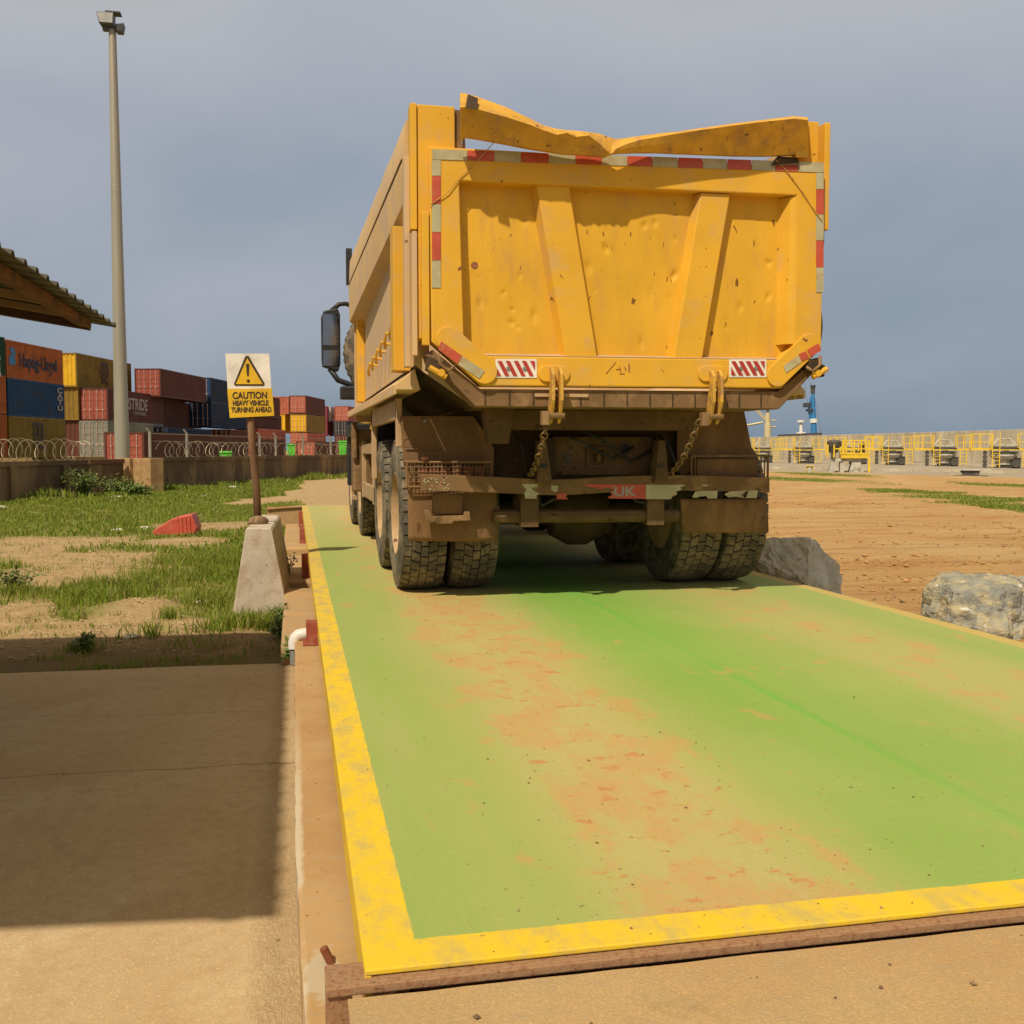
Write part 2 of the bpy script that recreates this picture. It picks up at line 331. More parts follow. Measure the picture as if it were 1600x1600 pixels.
def deck_mat():
    m, t, b = newmat('green_deck_paint'); v = coords(t, kind='Object'); sp = N(t, 'ShaderNodeSeparateXYZ'); t.links.new(v, sp.inputs[0])
    X, Y = sp.outputs[0], sp.outputs[1]                            # X from the left edge 0..3.56, Y from the near edge
    vst = coords(t, (2.2, .22, 1)); nS = nse(t, vst, 2.2, 8, .65, .3); nP = nse(t, coords(t, (1.2, .6, 1), loc=(4.2, 1.3, 0)), 4.2, 8, .62, .2); nF = nse(t, v, 90, 4, .7); nL = nse(t, v, .8, 5)
    nW = nse(t, coords(t, (1, .12, 1)), 1.4, 4); Xw = mth(t, 'ADD', X, mth(t, 'MULTIPLY', mth(t, 'SUBTRACT', nW, .5), .35))
    nG = nse(t, v, 260, 3, .7); nH = nse(t, coords(t, (1, 3.5, 1)), 26, 6, .75, .4)
    green = mix(t, ramp(t, nL, .35, .65), (.215, .37, .06), (.265, .39, .085))
    dusty = (.35, .385, .11)
    c0 = mth(t, 'ABSOLUTE', mth(t, 'SUBTRACT', Xw, 1.72)); clean = ramp(t, c0, .05, .95, .25, 1); green = mix(t, mth(t, 'MULTIPLY', ramp(t, c0, .1, .6, .8, 0), ramp(t, Y, 1.2, 4.0)), green, (.15, .39, .04))
    film = mth(t, 'MULTIPLY', clean, ramp(t, nS, .3, .62, .5, 1)); c = mix(t, mth(t, 'MULTIPLY', film, .82), green, dusty)
    far = ramp(t, Y, 6, 14); c = mix(t, mth(t, 'MULTIPLY', far, .7), c, (.44, .37, .14))
    nj = nse(t, v, 14, 5, .7); jx = mth(t, 'ABSOLUTE', mth(t, 'SUBTRACT', mth(t, 'ADD', X, mth(t, 'MULTIPLY', mth(t, 'SUBTRACT', nj, .5), .03)), 1.775))
    jl = ramp(t, jx, .003, .05, 1, 0); c = mix(t, mth(t, 'MULTIPLY', jl, ramp(t, nS, .3, .65, .7, .2)), c, (.12, .40, .05))
    def track(cx, wd, amt):
        a = ramp(t, mth(t, 'ABSOLUTE', mth(t, 'SUBTRACT', Xw, cx)), wd*.15, wd, 1, 0); return mth(t, 'MULTIPLY', a, amt)
    tr = mth(t, 'ADD', track(.85, .58, 1.0), track(2.78, .55, .55))
    c = mix(t, mth(t, 'MULTIPLY', tr, ramp(t, nH, .25, .6, .45, .85)), c, (.50, .40, .15))
    # drifts of red soil, sharp on one side and feathered by the tyres on the other
    pq = mth(t, 'ADD', nP, mth(t, 'MULTIPLY', tr, .16)); pt = ramp(t, pq, .585, .72)
    pt = mth(t, 'MULTIPLY', pt, ramp(t, nH, .34, .56, .25, 1)); c = mix(t, mth(t, 'MULTIPLY', pt, .8), c, (.53, .30, .11))
    p2 = ramp(t, mth(t, 'ADD', nse(t, coords(t, (1, 1.4, 1), loc=(2, 5, 0)), 7.5, 6, .7), mth(t, 'MULTIPLY', tr, .10)), .67, .72); c = mix(t, mth(t, 'MULTIPLY', p2, .75), c, (.50, .21, .07))
    # scuffs and fine dirt
    sc = nse(t, coords(t, (9, .5, 1), rot=(0, 0, R(4))), 6, 5, .7); c = mix(t, ramp(t, sc, .62, .70, 0, .28), c, (.30, .33, .10))
    c = mix(t, ramp(t, nH, .55, .75, 0, .45), c, (.36, .29, .10))
    c = mix(t, ramp(t, nF, .56, .72, 0, .5), c, (.26, .24, .07)); c = mix(t, ramp(t, nG, .55, .72, 0, .4), c, (.52, .48, .22))
    spk = nse(t, v, 34, 3, .5); c = mix(t, ramp(t, spk, .70, .74, 0, .8), c, (.20, .12, .05)); sq_ = nse(t, coords(t, (1, 2.6, 1), loc=(3, 3, 0)), 42, 4, .7, .5); c = mix(t, ramp(t, sq_, .60, .72, 0, .55), c, (.33, .25, .09)); c = mix(t, ramp(t, sq_, .40, .30, 0, .4), c, (.52, .50, .24)); s3 = nse(t, coords(t, (14, .35, 1), rot=(0, 0, R(-7)), loc=(1, 0, 0)), 5, 4, .8); c = mix(t, ramp(t, s3, .66, .70, 0, .35), c, (.24, .27, .08))
    # yellow border, worn
    L = 16.86; W = 3.58
    e = mth(t, 'MINIMUM', mth(t, 'MINIMUM', X, mth(t, 'SUBTRACT', W, X)), Y)
    wob = mth(t, 'MULTIPLY', mth(t, 'SUBTRACT', nse(t, v, 9, 7, .8), .5), .022)
    bd = ramp(t, mth(t, 'ADD', e, wob), .104, .110, 1, 0)
    nw = nse(t, coords(t, (1, .5, 1)), 9, 7, .7); wear = mth(t, 'MAXIMUM', mth(t, 'ADD', ramp(t, nw, .42, .68, 0.05, .9), mth(t, 'MULTIPLY', ramp(t, Y, 2, 10), .6)), mth(t, 'MULTIPLY', ramp(t, X, 2.2, 3.1), .97))
    yl = mix(t, wear, (.76, .52, .02), (.50, .38, .12))
    yl = mix(t, ramp(t, spk, .70, .73, 0, .7), yl, (.36, .2, .05))
    c = mix(t, bd, c, yl)
    t.links.new(c, b.inputs['Base Color']); t.links.new(ramp(t, nL, .3, .7, .72, .9), b.inputs['Roughness']); b.inputs['Specular IOR Level'].default_value = .25
    h = mth(t, 'ADD', mth(t, 'MULTIPLY', nF, .5), mth(t, 'ADD', mth(t, 'MULTIPLY', nP, .6), jl)); bump(t, b, h, .35, .005)
    return m
M['deck'] = deck_mat()

# ---------------------------------------------------------------- ground sheet
GZ = -.40
def seg(a, b, x, y):            # squared-ish distance helper
    return math.exp(-(((x-a[0])/b[0])**2+((y-a[1])/b[1])**2))
# sandy patches in the field, each as pixel centre + half extents, put on the ground
SAND = []
for (u, v, du, dv) in ((70, 848, 130, 9), (200, 893, 110, 17), (60, 905, 75, 26), (330, 822, 90, 7), (225, 952, 55, 21), (40, 960, 60, 22), (250, 980, 180, 16),
                       (395, 786, 40, 3), (60, 1010, 110, 18), (440, 780, 60, 4), (300, 848, 70, 8), (120, 872, 120, 9), (15, 870, 60, 12), (180, 1005, 200, 14), (60, 985, 120, 12), (500, 772, 45, 7), (330, 1010, 90, 15)):
    c = onz(u, v, GZ); a = onz(u+du, v, GZ); b = onz(u, v-dv, GZ); d = onz(u, v+dv, GZ)
    SAND.append((c.x, c.y, max((a-c).length, .1), max((b-d).length*.5, .1)))
RG = []
for (u, v, du, dv) in ((1230, 748, 60, 7), (1290, 742, 40, 4), (1540, 780, 95, 10), (1600, 760, 40, 6), (1430, 768, 50, 4), (1600, 795, 60, 9)):
    c = onz(u, v, GZ); a = onz(u+du, v, GZ); b = onz(u, v-dv, GZ); d = onz(u, v+dv, GZ)
    RG.append((c.x, c.y, (a-c).length, (b-d).length*.5))
def grass_at(x, y):
    n = noise.fractal(Vector((x*.55, y*.55, 3.3)), 1, 2, 4)*.45
    if x < 4.5:
        g = 1.0
        for (cx, cy, rx, ry) in SAND:
            d = ((x-cx)/rx)**2+((y-cy)/ry)**2
            if d < 4: g -= 1.15*math.exp(-d*d*.6)
        if y > 18: g -= 1.4*math.exp(-((x-1.9)/2.0)**4)
        return max(0, min(1, (g+n-.12)*1.5))
    g = 0
    for (cx, cy, rx, ry) in RG:
        d = ((x-cx)/rx)**2+((y-cy)/ry)**2
        g += 1.2*math.exp(-d)
    return max(0, min(1, (g+n-.45)*2))
def gheight(x, y):
    k = 1 if (y > 6.9 or x > 4.2) else 0
    h = .035*noise.fractal(Vector((x*.5, y*.5, 0)), 1, 2, 4)*k
    if x > 4.2: h += min(1, (x-4.2)*2)*(.055*noise.noise(Vector((x*.10, y*1.25+x*.32, 5)))+.03*noise.noise(Vector((x*.45, y*2.6+x*.5, 8)))+(.05*noise.noise(Vector((x*.08, y*.35, 2))) if y > 12 else 0))
    for (u, v, hh, rr) in ((225, 950, .10, .35), (40, 962, .09, .4), (60, 905, .05, .5)):
        c = onz(u, v, GZ); h += hh*math.exp(-((x-c.x)**2+(y-c.y)**2)/rr**2)*(1+.5*noise.noise(Vector((x*6, y*6, 1))))
    if y < 6.9 and x < 4.2: h = min(h, 0)
    return h
def axis(parts):
    r = []
    for a, b, st in parts:
        n = max(1, int(round((b-a)/st))); r += [a+(b-a)*i/n for i in range(n)]
    r.append(parts[-1][1]); return r
xs = axis([(-2500, -300, 1100), (-300, -40, 65), (-40, -12, 4), (-12, 8, .2), (8, 20, .3), (20, 30, .8), (30, 60, 1.5), (60, 400, 85), (400, 2500, 1050)])
ys = axis([(-300, -20, 140), (-20, 6, 3.25), (6, 30, .2), (30, 60, .8), (60, 130, 2.2), (130, 500, 92), (500, 2500, 1000)])
WALL_A = onz(1165, 716.5, GZ); WALL_B = onz(1600, 725.5, GZ); APA = onz(1165, 735, GZ); APB = onz(1600, 747, GZ); apd = (APB-APA).normalized(); apn = Vector((apd.y, -apd.x, 0))
if apn.x > 0: apn = -apn
WALL_Q = 0; wd = (WALL_B-WALL_A).normalized(); wn_ = Vector((wd.y, -wd.x, 0))
if wn_.x > 0: wn_ = -wn_
V = []; g_ = []; d_ = []; a_ = []
for y in ys:
    for x in xs:
        V.append((x, y, GZ+gheight(x, y))); g_.append(grass_at(x, y) if -40 < x < 60 and y > 5 else (.8 if x < 0 else 0))
        d_.append(max(0, min(1, (x-3)/2)) if y < 40 else max(0, min(1, (x-6)/4)))
        q = (Vector((x, y, 0))-Vector((APA.x, APA.y, 0))).dot(apn)
        a_.append(max(0, min(1, (.8-q)/1.5)) if x > 15 else 0)
nx = len(xs); F = [(j*nx+i, j*nx+i+1, (j+1)*nx+i+1, (j+1)*nx+i) for j in range(len(ys)-1) for i in range(nx-1)]
mb = MB(); mb.v = V; mb.f = F; mb.m = [0]*len(F)
gr = mb.build('ground', M['ground'], smooth=True, flip=False); tag(gr, kind='structure')
for nm, arr in (('grass', g_), ('dirt', d_), ('apron', a_)):
    at_ = gr.data.attributes.new(nm, 'FLOAT', 'POINT'); at_.data.foreach_set('value', arr)

# slab on the left, kerb strip, near apron, far ramp
mb = MB(); mb.sheet(lambda a, b: (-9+9.0*a+(.0), -3+b*(9.57+.0)+(.06*noise.noise(Vector((a*8, 0, 0))) if b == 1 else 0)+(.32*(1-a) if b == 1 else 0), -.348+.003*noise.noise(Vector((a*20, b*20, 0)))), 60, 60)
tag(mb.build('concrete_slab', M['slab'], smooth=True), kind='structure')
mb = MB(); mb.box(-9, 0, -3, 6.3, -.55, -.36); tag(mb.build('concrete_slab_base', M['strip']), kind='structure')
mb = MB()
def kx(y): return -.012+.03*max(0, (3-y)/1.5)+.004*noise.noise(Vector((y*7, 1, 1)))
ny = 90; vs = []
for j in range(ny+1):
    y = -1.5+j*8.0/ny; k = kx(y)
    vs += [(k, y, -.5), (k+.006*noise.noise(Vector((y*14, 5, 1))), y, -.158), (k+.012, y, -.15), (.60, y, -.15)]
mb.add(vs, [(j*4+i, j*4+i+1, j*4+i+5, j*4+i+4) for j in range(ny) for i in range(3)])
tag(mb.build('concrete_kerb', M['kerb']), kind='structure')
mb = MB(); mb.box(-.10, .6, 6.52, 9.2, -.6, -.22); mb.box(-.13, .6, 9.9, 12.4, -.6, -.25); mb.box(-.16, .6, 13.5, 18.0, -.6, -.27)
tag(mb.build('concrete_kerb', M['strip'], bevel=.02), kind='structure')
AP = onz(530, 1562, -.05)
mb = MB(); mb.sheet(lambda a, b: (.085+9*a, -2.5+b*(2.5+1.892)+(.004*noise.noise(Vector((a*90, 0, 0))) if b == 1 else 0)-.004*0, -.032+.002*noise.noise(Vector((a*50, b*30, 0)))), 120, 40)
mb.box(.088, 9, -2.5, 1.882, -.6, -.037)
tag(mb.build('concrete_apron', M['apron'], smooth=False), kind='structure')
mb = MB(); mb.sheet(lambda a, b: (-.5+5.0*a+.15*noise.noise(Vector((0, b*4, 0))), 18.86+9*b, -.01-.42*b**.8-.06*abs(2*a-1)**4), 20, 20)
mb.sheet(lambda a, b: (-.5+5.0*a, 18.9, -.6+.58*b), 2, 2)
tag(mb.build('dirt_ramp', M['ramp'], smooth=True), kind='structure')
# sea beyond the wall
m, t, b = newmat('sea_water'); b.inputs['Base Color'].default_value = (.03, .06, .07, 1); b.inputs['Roughness'].default_value = .15; bump(t, b, nse(t, coords(t), .5), .3, .1); M['sea'] = m
P0 = WALL_A-wn_*4.0-wd*900; P1 = WALL_B-wn_*4.0+wd*900
mb = MB(); mb.add([(P0.x, P0.y, -.3), (P1.x, P1.y, -.3), (P1.x-wn_.x*1500, P1.y-wn_.y*1500, -.3), (P0.x-wn_.x*1500, P0.y-wn_.y*1500, -.3)], [(0, 1, 2, 3)])
tag(mb.build('sea', M['sea']), kind='structure')

# ---------------------------------------------------------------- weighbridge deck
WB = empty('weighbridge', (.12, 1.93, 0), 'long green weighbridge deck with yellow painted border under the truck', 'weighbridge')
mb = MB(); y = 0
for y0, y1 in ((0, 5.63), (5.642, 9.40), (9.412, 16.86)):
    mb.box(0, 3.58, y0, y1, -.012, 0)
dk = mb.build('deck_plate', M['deck'], WB, bevel=.003)
mb = MB(); mb.box(0.0, .012, .0, 16.86, -.10, -.0125); mb.box(3.568, 3.58, .0, 16.86, -.10, -.0125); mb.build('edge_strip', M['myel'], WB)
mb = MB(); mb.box(.06, .09, .02, 16.8, -.40, -.0125); mb.box(3.49, 3.52, .02, 16.8, -.40, -.0125); mb.box(.1, 3.48, .045, .06, -.3, -.0125); mb.box(.1, 3.48, 16.8, 16.83, -.4, -.0125); mb.build('side_beam', M['steel_red'], WB)
for (yy, h) in ((4.16, .115), (8.2, .24), (12.2, .26), (15.3, .30)):
    mb = MB(); mb.box(-.065, .055, yy, yy+.12, -.02-h, -.016); mb.box(-.085, .055, yy-.02, yy+.14, -.02-h-.012, -.02-h); mb.build('support_bracket', M['bracket'], WB)
mb = MB(); mb.tube([(-.16, 3.98, -.12), (.06, 3.98, -.12)], .028, 12)
pr = empty('drain_pipe', (.015, 6.28, -.135), 'white elbow drain pipe poking out beside the near red bracket', 'pipe')
mb = MB(); mb.tube([(.16, 0, .02), (.04, 0, .02)], .030, 14); mb.build('grey_pipe', M['pvcg'], pr, smooth='auto'); mb = MB(); mb.tube([(-.03, 0, -.055), (-.03, 0, -.16)], .028, 14); mb.build('grey_pipe', M['pvcg'], pr, smooth='auto')
mb = MB(); mb.tube([(.05, 0, .02), (.02, 0, .02), (-.005, 0, .015), (-.022, 0, 0), (-.03, 0, -.025), (-.03, 0, -.065)], .037, 16); mb.build('elbow', M['pvc'], pr, smooth='auto')

# steel edge at the near end, rebar stub
s0 = onz(497, 1524, -.02)
SE = empty('steel_edge', (.045, 1.912, -.0145), 'rusty red steel angle running across the near end of the weighbridge', 'steel edging')
mb = MB(); mb.box(0, 6, 0, .085, -.010, 0); mb.box(0, 6, -.007, 0, -.020, -.001)
mb.build('angle_bar', M['steel_red'], SE, bevel=.003)
mb = MB(); mb.box(0, .05, .001, .04, -.35, -.0105); mb.build('angle_foot', M['steel_red'], SE)
RB = MB(); a0 = onz(519, 1508, -.155); a1 = ony(505, 1480, a0.y+.004)
RB.tube([a0, a1], .0085, 12)
for i in range(9):
    p = a0.lerp(a1, .1+i*.1); RB.tube([p+(a1-a0)*.0, p+(a1-a0)*.035], .0100, 12)
tag(RB.build('rebar_stub', M['rust']), 'short rusty rebar stub sticking up from the kerb corner', 'rebar')

# ---------------------------------------------------------------- shelter roof upper left (casts the slab's shade)
SH = empty('shelter_roof', (-1.04, 4.08, 1.74), 'open shelter roof of ribbed sheets on brown timber, upper left', 'roof')
mb = MB(); pit = .19; sl = math.tan(R(9)); xw = 4.2
prof = []; yy = -2.42
while yy < 2.5:
    prof += [(yy, 0), (yy+.105, 0), (yy+.12, .02), (yy+.15, .02), (yy+.165, 0)]; yy += pit
n = len(prof); vs = [(0, p[0], p[1]) for i, p in enumerate(prof)]+[(-xw, p[0], p[1]+xw*sl) for p in prof]+[(0, p[0], p[1]-.006) for i, p in enumerate(prof)]+[(-xw, p[0], p[1]-.006+xw*sl) for p in prof]
fs = [(i, i+1, n+i+1, n+i) for i in range(n-1)]+[(2*n+i+1, 2*n+i, 3*n+i, 3*n+i+1) for i in range(n-1)]+[(i, 2*n+i, 2*n+i+1, i+1) for i in range(n-1)]
mb.add(vs, fs); mb.build('roof_sheet', M['roofm'], SH)
def sbeam(name, x0, x1, y0, y1, dz0, dz1, m):
    b = MB(); z = lambda x, d: -x*sl-d
    b.hexa([(x0, y0, z(x0, dz1)), (x1, y0, z(x1, dz1)), (x1, y1, z(x1, dz1)), (x0, y1, z(x0, dz1)), (x0, y0, z(x0, dz0)), (x1, y0, z(x1, dz0)), (x1, y1, z(x1, dz0)), (x0, y1, z(x0, dz0))])
    b.build(name, m, SH)
sbeam('eave_beam', -.17, -.10, -2.4, 2.27, .008, .055, M['beam'])
sbeam('purlin', -1.9, -1.82, -2.4, 2.27, .008, .07, M['beam'])
sbeam('purlin', -3.6, -3.52, -2.4, 2.27, .008, .07, M['beam'])
sbeam('rafter', -4.1, -.12, 2.28, 2.36, .004, .062, M['beamd'])
sbeam('rafter', -4.1, -.32, -.9, -.82, .0565, .15, M['beamd'])
sbeam('batten', -1.80, -.175, 1.9, 1.94, .010, .045, M['beaml'])
sbeam('batten', -1.80, -.175, 1.35, 1.39, .010, .05, M['beaml'])
for x, y in ((-3.9, 2.2), (-3.9, -2.2)):
    b = MB(); b.box(x-.06, x+.06, y-.06, y+.06, -2.05, -x*sl-.17); b.build('roof_post', M['beam'], SH)
b = MB(); b.box(-6.8, -4.0, -2.3, 2.3, -2.1, .36); tag(b.build('weigh_office', M['pillarconc'], loc=(-1.04, 4.08, 1.74)), 'small ochre office block standing under the open shelter roof', 'building')

# ---------------------------------------------------------------- left boundary walls
def wallseg(name, A, B, th, z0, z1, m, label, cat='wall', cap=True, pil=0, pm=None):
    d = Vector((B[0]-A[0], B[1]-A[1], 0)); L = d.length; rz = math.atan2(d.y, d.x)
    r = empty(name, (A[0], A[1], z0), label, cat, rz=rz)
    b = MB(); b.box(0, L, 0, th, 0, z1-z0-.14); b.build('wall_panel', m, r)
    b = MB(); b.box(0, L, -.05, th+.05, z1-z0-.139, z1-z0); b.build('coping', pm or m, r)
    for i in range(pil):
        x = L*(i+.5)/pil; b = MB(); b.box(x-.16, x+.16, -.10, -.003, 0, z1-z0-.141); b.build('buttress', M['wallconc'], r)
    return r, L, rz
pA = onz(-260, 800, GZ); pB = onz(132, 772, GZ)
pB.z = 0
A0 = (-11.2, 18.6); A1 = (-6.25, 33.6); A2 = (-5.55, 35.9); 
wallseg('boundary_wall', (A0[0], A0[1]), (A1[0], A1[1]), .22, GZ-.1, .69, M['wallconc'], 'dark stained boundary wall with buttresses at the left edge under razor wire', pil=6)
wallseg('boundary_wall', (A1[0]+.02, A1[1]+.1), (A2[0], A2[1]), .22, GZ-.1, .70, M['wallconc'], 'short stretch of boundary wall with a raised red brown coping left of the mast', pm=M['beam'])
C1 = onz(181, 768, GZ); C2 = onz(236, 770, GZ)
pl = empty('wall_pillar', (C1.x, C1.y, GZ-.1), 'sunlit ochre concrete pillar block below the tall lamp mast', 'pillar', rz=math.atan2(C2.y-C1.y, C2.x-C1.x))
L = (C2-C1).length; b = MB(); b.box(0, L*.42, 0, .5, 0, 1.22); b.box(L*.42+.001, L*.55, .12, .5, 0, 1.2); b.box(L*.55+.001, L, 0, .5, 0, 1.22); b.build('pillar_block', M['pillarconc'], pl, bevel=.01)
D1 = onz(237, 768, GZ); D2 = onz(560, 743, GZ); D2 = D2+(D2-D1)*.7
wallseg('boundary_wall', (D1.x, D1.y), (D2.x, D2.y), .22, GZ-.1, .745, M['wallconc'], 'long brown boundary wall running from the pillar to behind the truck', pil=0)

# razor wire coils, posts
def coil(P, Q, z, r, pitch, label):
    P = Vector((P[0], P[1], 0)); Q = Vector((Q[0], Q[1], 0)); L = (Q-P).length; d = (Q-P)/L; n = Vector((-d.y, d.x, 0))
    turns = L/pitch; k = int(turns*14); pts = []
    for i in range(k+1):
        s_ = i/k; a = s_*turns*2*math.pi; rr = r*(1+.10*math.sin(i*.37)+.06*math.sin(i*.11))
        # loops lean and overlap, as stretched concertina wire does
        pts.append(P+d*(L*s_+.30*r*math.sin(a*1.0+1)+.25*pitch*math.sin(s_*37))+n*(math.cos(a)*rr)+Vector((0, 0, z+r+math.sin(a)*rr)))
    b = MB(); b.tube([p-P for p in pts], .013, 4)
    o = b.build('razor_wire', M['wire'], loc=P); tag(o, label, 'razor wire', 'razor wire coils on the boundary wall'); return o
coil(A0, A1, .69, .30, .42, 'wide razor wire coil on the dark wall at the left edge')
Dm1 = (D1.x+.3*(D2.x-D1.x)*0, D1.y); dv_ = (D2-D1)
coil((D1.x+dv_.x*.02, D1.y+dv_.y*.02), (D1.x+dv_.x*.27, D1.y+dv_.y*.27), .745, .27, .5, 'razor wire coil on the long wall between the pillar and the caution sign')
coil((D1.x+dv_.x*.30, D1.y+dv_.y*.30), (D1.x+dv_.x*.62, D1.y+dv_.y*.62), .745, .27, .8, 'razor wire coil on the long wall between the caution sign and the truck')
def wallpt(u):                      # point of the long wall's middle line under pixel column u
    d = ray(u, 715); A = Vector((D1.x, D1.y)); B = Vector((D2.x, D2.y)); e = B-A
    # solve s*d = A + t*e
    det = d.x*(-e.y)+d.y*e.x; s_ = (A.x*(-e.y)+A.y*e.x)/det
    return Vector((d.x*s_, d.y*s_+.1, .745))
first = None
for u, nm in ((234, 'just right of the lamp mast pillar'), (292, 'between the lamp mast and the sign'), (406, 'just right of the sign post'), (431, 'second to the right of the sign post'), (474, 'halfway between sign post and truck'), (517, 'nearest to the truck cab')):
    p = wallpt(u)
    if first is None:
        b = MB(); b.tube([(0, 0, 0), (0, 0, .85)], .05, 8); b.tube([(0, 0, .85), (-.1, -.05, .98)], .035, 6)
        o = b.build('wire_post', M['galv']); first = o
    else: o = first.copy(); COL.objects.link(o)
    o.location = p; tag(o, 'thin grey wire post on the long wall '+nm, 'post', 'posts holding the razor wire')
b = MB(); p = wallpt(234); q = wallpt(530)
for z in (.55, .8): b.tube([p+Vector((0, 0, z)), q+Vector((0, 0, z))], .012, 4)
tag(b.build('straight_wire', M['wire']), 'two thin straight wires strung between the grey wall posts', 'wire')
for u, w_, h_, lb in ((350, .46, .22, 'low bright green bin beyond the wall left of the sign'), (455, .36, .55, 'upright bright green bin beyond the wall right of the sign post'), (537, .40, .75, 'bright green bin beyond the wall against the truck cab')):
    p = wallpt(u); e = empty('green_bin', (p.x, p.y+1.0, .3), lb, 'bin', 'green bins beyond the wall')
    b = MB(); b.hexa([(-w_*.42, -.2, 0), (w_*.42, -.2, 0), (w_*.42, .2, 0), (-w_*.42, .2, 0), (-w_*.5, -.25, h_+.35), (w_*.5, -.25, h_+.35), (w_*.5, .25, h_+.35), (-w_*.5, .25, h_+.35)]); b.build('bin_body', M['green_pl'], e, bevel=.02)
    b = MB(); b.box(-w_*.55, w_*.55, -.28, .28, h_+.351, h_+.43); b.build('bin_lid', M['green_pl'], e, bevel=.02)

# lamp mast
mp_ = atd(191, 715, 41.0); LM = empty('lamp_mast', (mp_.x, mp_.y, GZ), 'tall grey tapered lamp mast with floodlights standing behind the boundary wall', 'lamp mast')
ztop = atd(180, 63, 41.0).z
b = MB(); hh = ztop-GZ
pts = []; rs = []
for i in range(13):
    f_ = i/12; pts.append((0, 0, hh*f_)); rs.append(.30-.16*f_)
b.tube(pts, rs, 20); b.build('mast_pole', M['galv'], LM, smooth='auto')
for z_ in (5.5, 11.5): b = MB(); b.lathe([(z_, .29-.16*z_/hh+.012), (z_+.05, .29-.16*z_/hh+.012), (z_+.05, .2), (z_, .2)], (0, 0, 0), 'z', 20); b.build('joint_band', M['galv'], LM, smooth='auto')
b = MB(); b.box(-.35, .30, -.12, .12, -.05, .12); b.tube([(-.3, 0, .1), (.3, 0, .1)], .05, 8); o = b.build('crossarm', M['dgrey'], LM, loc=(0, 0, hh))
b = MB(); b.hexa([(-.42, -.35, -.02), (.10, -.35, -.02), (.10, .15, -.1), (-.32, .15, -.1), (-.50, -.40, .40), (.14, -.40, .40), (.14, .12, .46), (-.40, .12, .46)]); fl = b.build('floodlight', M['dgrey'], LM, loc=(-.02, 0, hh+.12), bevel=.02)
b = MB(); b.hexa([(-.40, -.366, .02), (.08, -.366, .02), (.08, -.352, .02), (-.40, -.352, .02), (-.47, -.415, .37), (.11, -.415, .37), (.11, -.40, .37), (-.47, -.40, .37)]); b.build('floodlight_lens', M['lens'], fl)
b = MB(); b.hexa([(.16, -.2, -.1), (.40, -.2, -.1), (.40, .2, -.1), (.16, .2, -.1), (.14, -.25, .16), (.46, -.25, .22), (.46, .2, .22), (.14, .2, .16)]); b.build('floodlight', M['dgrey'], LM, loc=(0, 0, hh), bevel=.02)
b = MB(); b.box(-.22, .34, -.25, .2, .6, .66); b.build('sensor_hood', M['dgrey'], LM, loc=(0, 0, hh-.02), bevel=.01)

# ---------------------------------------------------------------- shipping containers
def contmat(nm, c):
    if nm not in ('yellow', 'salmon', 'red', 'white', 'orange'): c = tuple(x*.68 for x in c)  # side colours darkened, their shade is painted into the base
    if nm == 'orange': c = tuple(x*.85 for x in c)
    return contmat2(nm, c)
def contmat2(nm, c): return mat('container_'+nm, c, .6, 0, (c[0]*.6+.03, c[1]*.55+.02, c[2]*.5+.01), .3, .5, None, bmp=.05, bs=3, var=.12, spec=.25)
CM = {k: contmat(k, c) for k, c in dict(orange=(.50, .13, .03), blue=(.02, .085, .22), navy=(.025, .05, .11), ochre=(.36, .22, .035), yellow=(.72, .42, .02), brown=(.17, .055, .038), red=(.34, .085, .055), salmon=(.44, .13, .08), grey=(.33, .33, .27), green=(.015, .075, .035), magenta=(.30, .06, .09), dark=(.05, .06, .07), white=(.62, .6, .55)).items()}
M['bar'] = mat('door_bar_steel', (.62, .42, .34), .4, .3, bmp=0)
CDIR = ray(870, 703); CDIR.z = 0; CDIR.normalize(); CRZ = math.atan2(CDIR.y, CDIR.x)-math.pi/2
def cont_mesh(L):
    W = 2.44; H = 2.6; b = MB()
    # frame: posts and rails, origin at the near right corner on the ground, running to +Y, width to -X
    for x in (-W, -.12):
        for y in (0, L-.12): b.box(x, x+.12, y, y+.12, 0, H)
    for z in (0, H-.14):
        for x in (-W+.001, -.119): b.box(x, x+.118, .12, L-.12, z, z+.13)
        for y in (0.001, L-.119): b.box(-W+.12, -.12, y, y+.118, z, z+.13)
    # corrugated skins
    def skin(fn, n, z0=.125, z1=H-.135):
        pts = []
        for i in range(n+1):
            k = i % 4; pts.append(fn(i/n, .045 if k in (1, 2) else 0))
        vs = [(p[0], p[1], z0) for p in pts]+[(p[0], p[1], z1) for p in pts]
        b.add(vs, [(i, i+1, n+2+i, n+1+i) for i in range(n)])
    nL = int(L/.28)*4//4*4
    skin(lambda t, d: (-.015-d, .115+t*(L-.23)), nL); skin(lambda t, d: (-W+.015+d, .115+t*(L-.23)), nL)
    skin(lambda t, d: (-W+.115+t*(W-.23), L-.02-d), 28)
    b.add([(-W+.05, .05, H-.02), (-.05, .05, H-.02), (-.05, L-.05, H-.02), (-W+.05, L-.05, H-.02)], [(0, 1, 2, 3)])
    o = b.build('shipping_container', CM['red'], flip=False); return o
proto = {}
def door_mesh():
    b = MB(); b.box(.01, 1.08, .03, .08, .14, 2.46)
    for z in (.30, .75, 1.2, 1.65, 2.1): b.box(.06, 1.03, .012, .029, z, z+.22)
    return b
